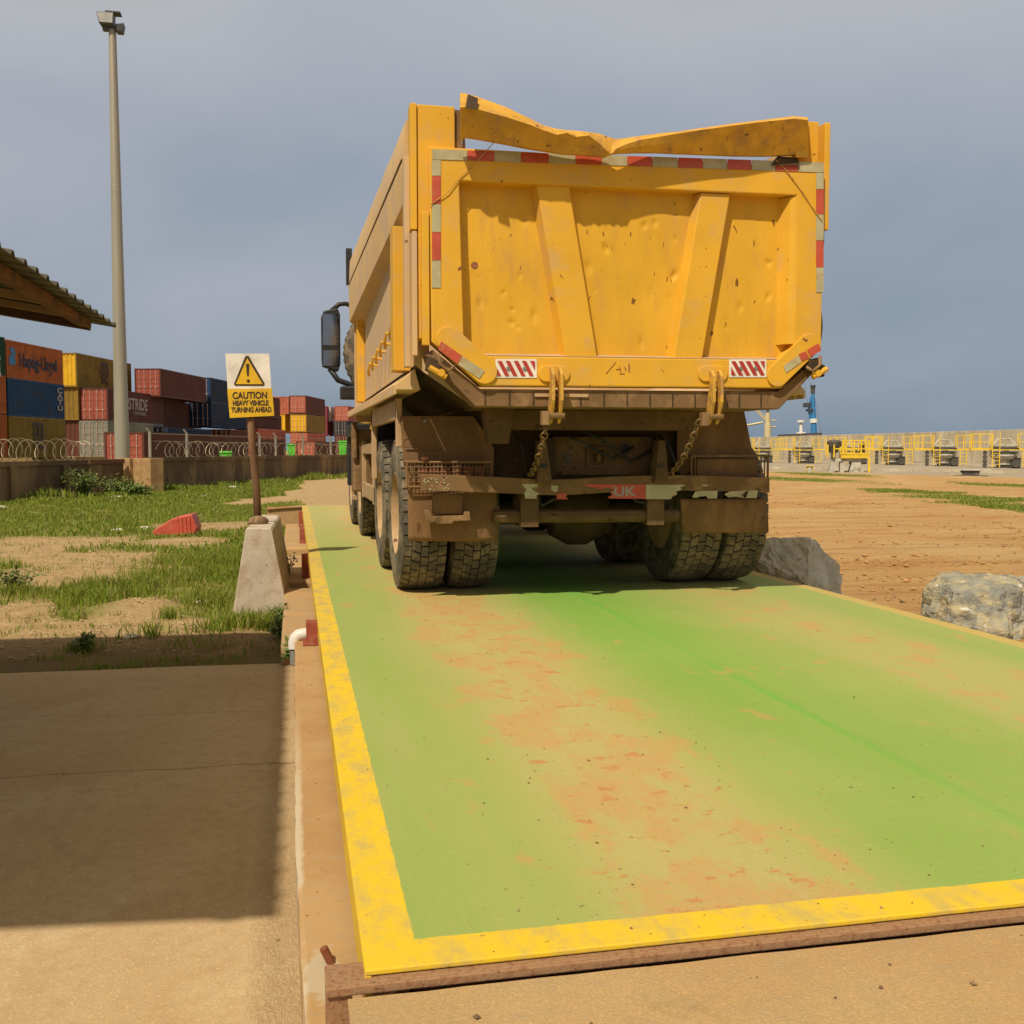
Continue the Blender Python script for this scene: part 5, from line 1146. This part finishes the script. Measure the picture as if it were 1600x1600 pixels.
# mudguards, mudflaps, light guards
def plate_px(pts, y, th, m, nm, par=TK, **k):
    P = [tg(u, v, y) for u, v in pts]; b = MB(); b.prism([(p.x, p.z) for p in P], 'y', y, y+th); return part(b, nm, m, par, **k)
g1 = plate_px([(625, 650), (740, 650), (772, 700), (772, 752), (634, 752)], .62, .02, M['flap'], 'mudguard', bevel=.004)
t_ = text_mb('GK', .10, .004, sx=1.2, bold=.001); c = tg(647, 692, .62); t_.v = [(v[0]+c.x, v[1]+.618, v[2]+c.z) for v in t_.v]; t_.build('embossed_letters', M['flap'], g1, flip=False)
b = MB(); a = tg(634, 702, .62); c = tg(690, 702, .62); b.tube([(a.x, .617, a.z), (c.x, .617, c.z)], .008, 6); a = tg(630, 721, .62); c = tg(768, 724, .62); b.tube([(a.x, .612, a.z), (c.x, .612, c.z)], .010, 6); part(b, 'guard_moulding', M['flap'], g1)
b = MB(); c = tg(664, 658, .60); b.lathe([(-.01, .012), (0, .012), (0, .0001), (-.01, .0001)], (c.x, .62, c.z), 'y', 10); part(b, 'guard_bolt', M['pvcg'], g1)
g2 = plate_px([(1058, 640), (1163, 641), (1177, 710), (1178, 752), (1058, 752)], .62, .02, M['flap'], 'mudguard', bevel=.004)
b = MB(); b.box(-1.30, -1.27, .64, .9, .82, 1.22); part(b, 'guard_return', M['flap'], g1)
f1 = MB(); 
def flapfn(u0, u1, v0, v1, skew, y0):
    def fn(a, c):
        P0 = tg(u0+(u1-u0)*a+skew*(1-c), v1+(v0-v1)*c, y0); return (P0.x, y0+.02*math.sin(a*5+1)*(1-c)+.03*(1-c)**2, P0.z)
    return fn
f1.sheet(flapfn(636, 775, 747, 846, 3, .57), 20, 12); F1 = part(f1, 'mudflap', M['flap'], smooth=True); s_ = F1.modifiers.new('t', 'SOLIDIFY'); s_.thickness = .012
f2 = MB(); f2.sheet(flapfn(1062, 1196, 779, 832, 6, .57), 20, 12); F2 = part(f2, 'mudflap', M['flap'], smooth=True); s_ = F2.modifiers.new('t', 'SOLIDIFY'); s_.thickness = .012
P = [tg(u, v, .5) for u, v in ((663, 797), (672, 797), (674, 806), (724, 805), (724, 799), (733, 799), (734, 813), (707, 814), (706, 818), (680, 818), (679, 815), (664, 814))]
b = MB(); b.prism([(p.x, p.z) for p in P], 'y', .47, .53); part(b, 'lamp_bracket', M['mud'], bevel=.004)
a = tg(676, 772, .5); c = tg(722, 804, .5); b = MB(); b.box(a.x, c.x, .50, .54, c.z+.004, a.z); part(b, 'lamp_housing', M['flap'], bevel=.004)
for (u0, v0, u1, v1, uy) in ((636, 722, 768, 761, .52), (1080, 712, 1200, 752, .50)):
    a = tg(u0, v1, uy); c = tg(u1, v0, uy); b = MB()
    gr_ = .008
    for x in (a.x, c.x): b.tube([(x, uy, a.z), (x, uy, c.z)], gr_, 6); b.tube([(x, uy, c.z), (x, uy+.10, c.z)], .006, 6); b.tube([(x, uy, a.z), (x, uy+.10, a.z)], .006, 6)
    for z in (a.z, c.z): b.tube([(a.x, uy, z), (c.x, uy, z)], gr_, 6)
    gd = part(b, 'lamp_guard', M['mud'])
    b = MB(); nw_ = 22
    if u0 < 900:
        for i in range(1, nw_): x = a.x+(c.x-a.x)*i/nw_; b.tube([(x, uy-.002, a.z), (x, uy-.002, c.z)], .0028, 4)
        for i in range(1, 5): z = a.z+(c.z-a.z)*i/5; b.tube([(a.x, uy-.004, z), (c.x, uy-.004, z)], .0028, 4)
        part(b, 'guard_mesh', M['mud'], gd)
    else:
        for i in (1, 20, 21): x = a.x+(c.x-a.x)*i/nw_; b.tube([(x, uy-.002, a.z), (x, uy-.002, c.z)], .005, 4)
        part(b, 'guard_mesh', M['mud'], gd)
    b = MB(); b.box(a.x+.05, c.x-.06, uy+.03, uy+.085, a.z+.02, c.z-.02); tl = part(b, 'tail_light', M['flap'] if u0 > 900 else M['mud_shade'], bevel=.01)
    if u0 < 900:
        for i in range(6):
            x = a.x+.07+i*.075; b = MB(); b.box(x, x+.065, uy+.02, uy+.029, a.z+.03, c.z-.03); part(b, 'light_lens', M['rust'], tl)
b = MB(); c = tg(664, 719, .5); b.lathe([(0, .02), (.02, .03), (.02, .0001), (0, .0001)], (c.x, .52, c.z), 'z', 10); part(b, 'marker_lamp', M['rust'])
# frames beside the rear wheels, side guard, tanks
b = MB(); b.box(-1.40, -1.36, .72, 2.95, 1.20, 1.335); b.box(-1.40, -1.36, .70, .76, 1.02, 1.34); b.box(-1.40, -1.36, 2.85, 2.95, .75, 1.34); part(b, 'wheel_arch_frame', M['dustpaint'], bevel=.005)
b = MB(); b.box(-1.0, -.5, .78, 3.4, 1.16, 1.19); b.box(-1.345, -1.33, .78, 3.3, 1.15, 1.345) if False else None; b.box(-.999, -.98, .78, 3.4, .95, 1.159); b.box(-1.34, -1.0, 3.0, 3.02, .75, 1.3); part(b, 'arch_dark_sheet', M['black'])  # black sheets added so the opening behind the wheel frame stays dark
for S_ in (-1, 1):
    b = MB(); x = 1.36*S_ if S_ < 0 else 1.27
    for z0, z1 in ((.96, 1.06), (.52, .66)): b.box(x, x+.04, 3.30, 4.85, z0, z1)
    for y_ in (3.30, 4.80): b.box(x-.003, x+.043, y_, y_+.07, .50, 1.09)
    part(b, 'side_guard', M['mud'] if S_ > 0 else M['rim'], bevel=.004)
    b = MB(); b.lathe([(3.5, .27), (4.75, .27)], (S_*.93, 0, .83), 'y', 20, closed=False); part(b, 'fuel_tank', M['mud_shade'], smooth='auto')
b = MB(); b.box(-1.44, -1.1, 5.05, 5.5, .55, 1.22); b.box(-1.46, -1.40, 5.0, 5.06, .9, 1.3); part(b, 'battery_box', M['mud'], bevel=.02)
b = MB(); b.box(-1.42, -1.2, 5.6, 5.75, .80, 1.30); b.box(-1.40, -1.2, 7.05, 7.25, .55, 1.28); b.box(-1.42, -1.39, 5.75, 7.05, 1.16, 1.30); part(b, 'front_mudguard', M['black'], bevel=.02)
b = MB(); b.box(-1.43, -1.40, 5.4, 5.46, .45, 1.15); b.box(-1.44, -1.40, 5.1, 5.4, .46, .50); part(b, 'step_frame', M['rim'])
# spare wheel and air filter in front of the bulkhead, cab
b = MB(); b.lathe([(5.12, .54), (5.36, .54), (5.38, .50), (5.38, .3), (5.10, .3), (5.10, .5)], (-.98, 0, 2.05), 'y', 40); sw = part(b, 'spare_tyre', M['tyre'], smooth='auto')
b = MB()
for i in range(44):
    a = 2*math.pi*i/44; r_ = .548; b.hexa([((-.98+math.cos(a+da)*rr), yy_, 2.05+math.sin(a+da)*rr) for rr in (.535, r_) for (da, yy_) in ((-.03, 5.13), (.03, 5.13), (.03, 5.35), (-.03, 5.35))])
part(b, 'tread', M['tyre'], sw)
cab = MB(); cab.prism([(5.45, .75), (7.45, .75), (7.5, 1.5), (7.3, 2.75), (7.0, 2.95), (5.45, 2.95)], 'x', -1.22, 1.22); CB = part(cab, 'cab', M['yellow'], bevel=.04)
for S_ in (-1, 1):
    x = -1.2255 if S_ < 0 else 1.2215
    b = MB(); b.prism([(6.0, 1.75), (7.2, 1.75), (7.05, 2.55), (6.0, 2.55)], 'x', x, x+.004); part(b, 'side_window', M['glass'], CB)
    b = MB(); b.prism([(5.95, 1.0), (7.28, 1.0), (7.3, 1.70), (5.95, 1.70)], 'x', x, x+.004); part(b, 'door_panel', M['yellow'], CB)
b = MB(); b.hexa([(-1.1, 7.46, 1.6), (1.1, 7.46, 1.6), (1.1, 7.49, 1.6), (-1.1, 7.49, 1.6), (-1.05, 7.30, 2.6), (1.05, 7.30, 2.6), (1.05, 7.33, 2.6), (-1.05, 7.33, 2.6)]); part(b, 'windscreen', M['glass'], CB)
b = MB(); b.box(-1.25, 1.25, 7.4, 7.6, .35, .95); part(b, 'front_bumper', M['black'], CB, bevel=.03)
for S_ in (-1, 1):
    b = MB(); b.box(S_*1.0-.15, S_*1.0+.15, 7.601, 7.62, .55, .72); part(b, 'headlight', M['lens'], CB)
# mirrors
def mir(S_):
    y = 6.75
    mr = MB()
    X0, X1 = -1.72, -1.49
    mr.prism([(X0+.01, 2.02), (X0, 2.12), (X0-.0, 2.62), (X0+.03, 2.70), (X1-.03, 2.74), (X1, 2.66), (X1+.0, 2.06), (X1-.03, 1.96)], 'y', y, y+.12)
    o = part(mr, 'mirror', M['black'], bevel=.015)
    b = MB(); b.box(X0+.02, X1-.02, y-.006, y-.001, 2.28, 2.66); part(b, 'mirror_glass', M['glass'], o)
    b = MB(); b.box(X0+.02, X1-.02, y-.006, y-.001, 2.03, 2.22); part(b, 'wide_mirror_glass', M['glass'], o)
    b = MB(); b.tube([(-1.2, y+.1, 2.74), (-1.42, y+.06, 2.80), (-1.50, y+.05, 2.79), (-1.60, y+.05, 2.70)], .028, 8); b.tube([(X0+.1, y+.05, 2.0), (-1.52, y+.05, 1.86), (-1.35, y+.05, 1.80), (-1.2, y+.1, 1.78)], .035, 8); part(b, 'mirror_arm', M['black'], o, smooth=True)
    if S_ > 0:
        o.scale.x = -1
mir(-1); mir(1)
b = MB(); b.box(-1.50, -1.3, 6.6, 6.85, 1.62, 1.78); part(b, 'door_handle_guard', M['black'], bevel=.02)

# wheels
def tyre_mb():
    b = MB(); W = .155
    prof = [(-W, .30), (-W-.008, .36), (-W-.012, .43), (-W+.005, .505), (-W+.03, .523), (W-.03, .523), (W-.005, .505), (W+.012, .43), (W+.008, .36), (W, .30), (W-.03, .285), (-W+.03, .285)]
    b.lathe(prof, (0, 0, 0), 'x', 48)
    nb = 42
    cols = [(-W+.004, -.092, 0), (-.086, -.030, .35), (-.024, .024, 0), (.030, .086, -.35), (.092, W-.004, 0)]
    for ci, (x0, x1, sk) in enumerate(cols):
        for i in range(nb):
            a = 2*math.pi*(i+(.5 if ci in (1, 3) else 0))/nb; h = math.pi/nb*.84; sh = h*sk
            r0 = .515; r1 = .545 if 0 < ci < 4 else .541
            vs = []
            for r_ in (r0, r1):
                for (x, da) in ((x0, -h-sh), (x1, -h+sh), (x1, h+sh), (x0, h-sh)):
                    rr = r_-(.012 if (ci in (0, 4) and abs(x) > .14 and r_ == r1) else 0)
                    vs.append((x, math.cos(a+da)*rr, math.sin(a+da)*rr))
            b.hexa(vs)
    return b
def rim_mb():
    b = MB(); b.lathe([(-.15, .305), (-.155, .29), (-.13, .275), (-.05, .262), (-.03, .20), (-.045, .12), (-.09, .11), (-.12, .10), (-.125, .0001), (.14, .0001), (.14, .30), (.12, .305)], (0, 0, 0), 'x', 36)
    for i in range(10):
        a = 2*math.pi*i/10; b.tube([(-.07, math.cos(a)*.165, math.sin(a)*.165), (-.03, math.cos(a)*.165, math.sin(a)*.165)], .014, 6)
    return b
w0 = rim_mb().build('wheel', M['rim'], TK, smooth='auto'); ty0 = tyre_mb().build('tyre', M['tyre'], w0, flip=True)
ty0.data.polygons.foreach_set('use_smooth', [False]*len(ty0.data.polygons))
spots_ = []
for y_ in (1.30, 2.65):
    for x in (-1.20, -.84, .80, 1.15): spots_.append((x, y_))
for y_ in (6.05, 7.9):
    for x in (-1.16, 1.14): spots_.append((x, y_))
for i, (x, y_) in enumerate(spots_):
    o = w0 if i == 0 else copy_tree(w0, TK)
    o.location = (x, y_, .543); o.rotation_euler = ((i*.37) % 6.28, 0, math.pi if (x > 0) else 0)

# ---------------------------------------------------------------- grass, weeds, litter, pebbles
def blades(name, pts, m, hfun, wfun, label=None, bend=.35, seed=1, kind='stuff'):
    r_ = np.random.default_rng(seed); n = len(pts); P = np.array(pts); h = np.array([hfun(p) for p in pts])*r_.uniform(.5, 1.25, n); w = wfun*r_.uniform(.7, 1.3, n)
    if np.ndim(w) == 0: w = np.full(n, w)
    a = r_.uniform(0, 2*np.pi, n); la = r_.uniform(0, 2*np.pi, n); lean = r_.uniform(.05, 1, n)*bend*h
    dx = np.cos(a)*w/2; dy = np.sin(a)*w/2; lx = np.cos(la)*lean; ly = np.sin(la)*lean
    V = np.zeros((n, 5, 3)); V[:, 0] = P+np.c_[-dx, -dy, np.zeros(n)-.01]; V[:, 1] = P+np.c_[dx, dy, np.zeros(n)-.01]
    V[:, 2] = P+np.c_[-dx*.8+lx*.35, -dy*.8+ly*.35, h*.55]; V[:, 3] = P+np.c_[dx*.8+lx*.35, dy*.8+ly*.35, h*.55]; V[:, 4] = P+np.c_[lx, ly, h*(1-.3*lean/np.maximum(h, .01)*bend)]
    me = bpy.data.meshes.new(name); base = np.arange(n)*5
    me.vertices.add(n*5); me.vertices.foreach_set('co', V.reshape(-1))
    q = np.c_[base, base+1, base+3, base+2]; t3 = np.c_[base+2, base+3, base+4]
    loops = np.concatenate([np.c_[q, t3].reshape(-1)]); me.loops.add(len(loops)); me.loops.foreach_set('vertex_index', loops.astype(np.int32))
    me.polygons.add(2*n); ls = np.zeros(2*n, np.int32); ls[0::2] = np.arange(n)*7; ls[1::2] = np.arange(n)*7+4; me.polygons.foreach_set('loop_start', ls)
    me.update(calc_edges=True); me.validate()
    tn = np.repeat(r_.uniform(0, 1, n), 5); at_ = me.attributes.new('tint', 'FLOAT', 'POINT'); at_.data.foreach_set('value', tn.astype(np.float32))
    me.materials.append(m); o = bpy.data.objects.new(name, me); COL.objects.link(o)
    return tag(o, label, None, None, kind)
m, t, b_ = newmat('grass_blades'); at_ = N(t, 'ShaderNodeAttribute', attribute_name='tint')
v = coords(t, kind='Object'); nn_ = nse(t, v, .7, 4); c = mix(t, at_.outputs['Fac'], (.13, .195, .018), (.30, .37, .04)); c = mix(t, ramp(t, at_.outputs['Fac'], .84, .95), c, (.42, .34, .14)); c = mix(t, ramp(t, nn_, .35, .7, 0, .5), c, (.24, .26, .05))
t.links.new(c, b_.inputs['Base Color']); b_.inputs['Roughness'].default_value = .55; b_.inputs['Specular IOR Level'].default_value = .25
tr_ = N(t, 'ShaderNodeBsdfTranslucent'); t.links.new(c, tr_.inputs[0]); ms = N(t, 'ShaderNodeMixShader'); ms.inputs[0].default_value = .3; t.links.new(b_.outputs[0], ms.inputs[1]); t.links.new(tr_.outputs[0], ms.inputs[2]); t.links.new(ms.outputs[0], t.nodes['Material Output'].inputs[0]); M['grass'] = m

def inwall(x, y):       # keep blades in front of the boundary walls
    for (A, B) in (((A0[0], A0[1]), (A2[0], A2[1])), ((D1.x, D1.y), (D2.x, D2.y))):
        ex, ey = B[0]-A[0], B[1]-A[1]
        if A[1]-2 < y < B[1]+2 and (ex*(y-A[1])-ey*(x-A[0])) > -.12*math.hypot(ex, ey): return False
    return True
def scatter(n, x0, x1, y0, y1, th, seed, pw=1.0, right=False):
    r_ = random.Random(seed); out = []
    while len(out) < n:
        y = y0+(y1-y0)*r_.random()**pw; x = r_.uniform(x0, x1)
        xl = -.42*y-1.0
        if not right and x < xl: continue
        if not right and x > -.12-.0*y and y < 19.2: continue
        g = grass_at(x, y)
        cl = .5+.9*noise.noise(Vector((x*2.2, y*2.2, 9)))
        if g*cl < (th*(2.6 if y < 7.8 else 1))*r_.uniform(.4, 1.6): continue
        if not right and not inwall(x, y): continue
        if not right and (abs(x+.30) < .27 and 8.8 < y < 10.95): continue
        out.append((x, y, GZ+gheight(x, y)))
    return out
near = scatter(27000, -6, -.05, 6.75, 14, .26, 1, 1.0)
def hn(p): return (.035+.11*max(0, min(1, .5+noise.noise(Vector((p[0]*1.6, p[1]*1.6, 2)))*1.6)))*(.55 if p[1] < 7.9 else 1)
blades('grass', near, M['grass'], hn, .009, bend=.7, seed=2)
mid = scatter(42000, -12, 2.8, 14, 28, .25, 3)
blades('grass', mid, M['grass'], lambda p: .05+.06*max(0, min(1, .5+noise.noise(Vector((p[0]*.8, p[1]*.8, 2))))), .018, bend=.7, seed=4)
far = scatter(30000, -14, 6.5, 28, 60, .2, 5)
blades('grass', far, M['grass'], lambda p: .09+.16*max(0, noise.noise(Vector((p[0]*.5, p[1]*.5, 2)))), .035, bend=.7, seed=6)
rg = []
for (cx, cy, rx, ry) in RG:
    r_ = random.Random(int(cx*10))
    for _ in range(3500):
        x = cx+r_.gauss(0, .55)*rx; y = cy+r_.gauss(0, .55)*ry
        if grass_at(x, y) > .25: rg.append((x, y, GZ+gheight(x, y)))
blades('grass', rg, M['grass'], lambda p: .055, .03, bend=.7, seed=8)
sp_ = []; r_ = random.Random(31)
while len(sp_) < 9000:
    y = 7.9+14*r_.random(); x = r_.uniform(-.42*y-1, -.15)
    if abs(x+.30) < .27 and 8.8 < y < 10.95: continue
    if noise.noise(Vector((x*3.1, y*3.1, 2))) > .12: sp_.append((x, y, GZ+gheight(x, y)))
blades('grass', sp_, M['grass'], lambda p: .045, .008, bend=1.1, seed=9)
# tall tufts round the barrier and along the walls
tf = []; r_ = random.Random(11)
def tuft(cx, cy, rad, n):
    for _ in range(n):
        x = cx+r_.gauss(0, rad); y = cy+r_.gauss(0, rad)
        if x > -.06 and y < 19: continue
        if abs(x+.30) < .26 and 8.85 < y < 10.95: continue
        tf.append((x, y, GZ+gheight(x, y)))
for (u, v, rad, n) in ((350, 905, .22, 900), (340, 940, .18, 700), (360, 870, .25, 700), (300, 880, .3, 900), (260, 900, .3, 700), (200, 920, .25, 500), (120, 935, .22, 500), (15, 930, .2, 400), (380, 975, .12, 500), (440, 960, .05, 260), (445, 930, .08, 300), (440, 890, .12, 400), (430, 850, .15, 500), (450, 870, .1, 260), (262, 965, .05, 120), (345, 985, .10, 260), (130, 1015, .07, 220), (425, 985, .07, 260), (230, 995, .12, 90), (320, 1010, .15, 110)):
    c = onz(u, v, GZ); tuft(c.x, c.y, rad, n)
blades('grass', tf, M['grass'], lambda p: .13 if p[1] > 7.9 else .08, .009, bend=.95, seed=12)
for i in range(64):
    pass
wl = []; r_ = random.Random(13)
for i in range(9000):
    if r_.random() < .45: t_ = r_.random(); A, B = (A0[0], A0[1]), (A2[0], A2[1])
    else: t_ = r_.random()*.75; A, B = (D1.x, D1.y), (D2.x, D2.y)
    L = math.hypot(B[0]-A[0], B[1]-A[1]); nx_, ny_ = (B[1]-A[1])/L, -(B[0]-A[0])/L; o_ = .15+abs(r_.gauss(0, .5)); x = A[0]+(B[0]-A[0])*t_+nx_*o_; y = A[1]+(B[1]-A[1])*t_+ny_*o_
    if noise.noise(Vector((x*.4, y*.4, 4))) > -.15: wl.append((x, y, GZ))
blades('grass', wl, M['grass'], lambda p: .22+.25*max(0, noise.noise(Vector((p[0]*.6, p[1]*.6, 1)))), .045, bend=.6, seed=14)

# leafy weeds and bushes: stems + many leaf-sized faces
def weed(loc, r, h, n, leaf, label, cat='weed', group=None, name='weed', seed=1):
    q = random.Random(seed); root = empty(name, loc, label, cat, group); b = MB()
    stems = []
    for i in range(max(4, n//40)):
        a = q.uniform(0, 6.28); rr = q.uniform(.2, 1)*r; p = [Vector((0, 0, 0)), Vector((math.cos(a)*rr*.45, math.sin(a)*rr*.45, h*.5)), Vector((math.cos(a)*rr, math.sin(a)*rr, h*q.uniform(.6, 1)))]; stems.append(p); b.tube(p, [leaf*.10, leaf*.07, leaf*.03], 4)
    b.build('stem', M['plant'], root)
    b = MB()
    for i in range(n):
        p = q.choice(stems); t_ = q.uniform(.25, 1); c = p[0].lerp(p[1], t_*2) if t_ < .5 else p[1].lerp(p[2], t_*2-1)
        c = c+Vector((q.gauss(0, 1), q.gauss(0, 1), q.gauss(0, .8)))*r*.16; c.z = max(c.z, .01)
        d = Vector((q.gauss(0, 1), q.gauss(0, 1), q.gauss(.2, .6))).normalized(); s_ = d.cross(Vector((q.gauss(0, .3), q.gauss(0, .3), 1))).normalized(); L = leaf*q.uniform(.6, 1.3)
        b.add([c, c+d*L*.5+s_*L*.26, c+d*L, c+d*L*.5-s_*L*.26], [(0, 1, 2, 3)])
    b.build('leaves', M['plant'], root, flip=False); return root
pw = onz(450, 1040, -.35); weed((pw.x+.02, pw.y, -.345), .07, .16, 60, .05, 'small leafy weed growing at the kerb below the elbow pipe', seed=3)
c = onz(128, 1020, GZ); weed((c.x, c.y, GZ), .14, .14, 260, .035, 'dark low weed at the slab edge, left of centre', group='weeds in the field', seed=4)
c = onz(440, 905, GZ); weed((-.10, 10.4, GZ+.1), .13, .25, 280, .04, 'leafy weed between the barrier and the weighbridge', group='weeds in the field', seed=5)
c = onz(437, 1000, GZ); weed((c.x, c.y, GZ), .14, .18, 300, .035, 'leafy weed at the slab corner just below the barrier', group='weeds in the field', seed=6)
weed((-.12, 8.0, GZ+.02), .10, .22, 240, .035, 'leafy weed against the kerb beside the barrier foot', group='weeds in the field', seed=8)
c = onz(20, 925, GZ); weed((c.x, c.y, GZ), .25, .22, 420, .05, 'broad leafy weed at the left edge of the field', group='weeds in the field', seed=7)
for u, v, rr, hh_, lb in ((132, 778, .7, .75, 'round green bush against the dark boundary wall'), (187, 775, .7, .5, 'green bush under the sunlit pillar block'), (215, 777, .5, .35, 'small bush at the foot of the pillar, right side')):
    c = onz(u, v, GZ); weed((c.x, c.y, GZ), rr, hh_, 900, .11, lb, 'bush', 'bushes along the boundary wall', 'bush', seed=int(u))
# pale litter and stones in the field
lr = random.Random(5)
for i, (u, v, s_, lb) in enumerate(((363, 764, .16, 'pale crumpled litter in the grass left of the sign post'), (320, 776, .10, 'small pale litter scrap in the grass below the long wall'), (374, 771, .10, 'thin pale scrap just below the larger litter'), (182, 779, .16, 'flat pale litter scrap near the pillar bush'), (140, 781, .10, 'pale scrap in the grass beside the round bush'), (315, 942, .045, 'white crumpled scrap in the grass near the barrier foot'), (185, 831, .10, 'pale stone on the sandy strip left of the red block'), (226, 827, .09, 'pale stone close to the red block'), (2, 795, .12, 'white scrap at the left edge of the grass'), (205, 997, .05, 'flat pale stone at the slab edge'))):
    c = onz(u, v, GZ); b = MB(); rockmb(b, (0, 0, 0), s_, i*3.1, 2, 1.2, (1.3, 1, .45)); o = b.build('litter_scrap', M['litter'], loc=(c.x, c.y, GZ+gheight(c.x, c.y)+s_*.2)); tag(o, lb, 'litter', 'pale scraps lying in the field')
# gravel: stuff
def gravel(name, pts, m, seed):
    q = random.Random(seed); b = MB()
    for (x, y, z, s_) in pts:
        vs = [Vector((q.uniform(.6, 1)*sx_, q.uniform(.6, 1)*sy_, q.uniform(.5, .9)*sz_)) for sx_, sy_, sz_ in ((1, 0, 0), (0, 1, 0), (-1, 0, 0), (0, -1, 0), (0, 0, .8), (0, 0, -.5))]
        a = q.uniform(0, 6.28); ca, sa = math.cos(a), math.sin(a)
        b.add([(x+(v.x*ca-v.y*sa)*s_, y+(v.x*sa+v.y*ca)*s_, z+(v.z+.25)*s_) for v in vs], [(0, 1, 4), (1, 2, 4), (2, 3, 4), (3, 0, 4), (1, 0, 5), (2, 1, 5), (3, 2, 5), (0, 3, 5)])
    o = b.build(name, m, flip=False); tag(o, kind='stuff'); return o
q = random.Random(21); pts = []
for _ in range(420):
    x = q.gauss(.95, .35) if q.random() < .6 else q.uniform(.15, 3.6); y = 1.95+5.5*q.random()**1.4
    if .13 < x < 3.65: pts.append((x, y, 0, abs(q.gauss(0, .0022))+.0012))
gravel('grit', pts, M['pebble'], 1)
pts = [(q.uniform(-3, -.05), q.uniform(1.6, 6.2), -.349, abs(q.gauss(0, .003))+.002) for _ in range(140)]+[(q.uniform(.1, 3.2), q.uniform(1.2, 1.86), -.031, abs(q.gauss(0, .003))+.002) for _ in range(90)]+[(q.uniform(.01, .11), q.uniform(1.7, 6), -.15, abs(q.gauss(0, .002))+.0015) for _ in range(50)]
gravel('grit', pts, M['pebble'], 2)
pts = []
while len(pts) < 2600:
    y = 6.5+12*q.random(); x = q.uniform(-.42*y-.5, -.15)
    if grass_at(x, y) < .45: pts.append((x, y, GZ+gheight(x, y), abs(q.gauss(0, .008))+.004))
gravel('gravel', pts, M['sandstone'], 3)
pts = []
while len(pts) < 2600:
    y = 5+25*q.random()**1.5; x = q.uniform(3.8, 3.8+y*.8)
    pts.append((x, y, GZ+gheight(x, y), abs(q.gauss(0, .009))+.004))
gravel('gravel', pts, M['pebble'], 4)
pts = []
while len(pts) < 3200:
    y = 5.5+26*q.random()**1.3; x = q.uniform(3.9, 4+y*.9)
    if noise.noise(Vector((x*.2, y*1.3+x*.33, 3))) > .12: pts.append((x, y, GZ+gheight(x, y), abs(q.gauss(0, .02))+.008))
gravel('dirt_clods', pts, M['clod'], 5)
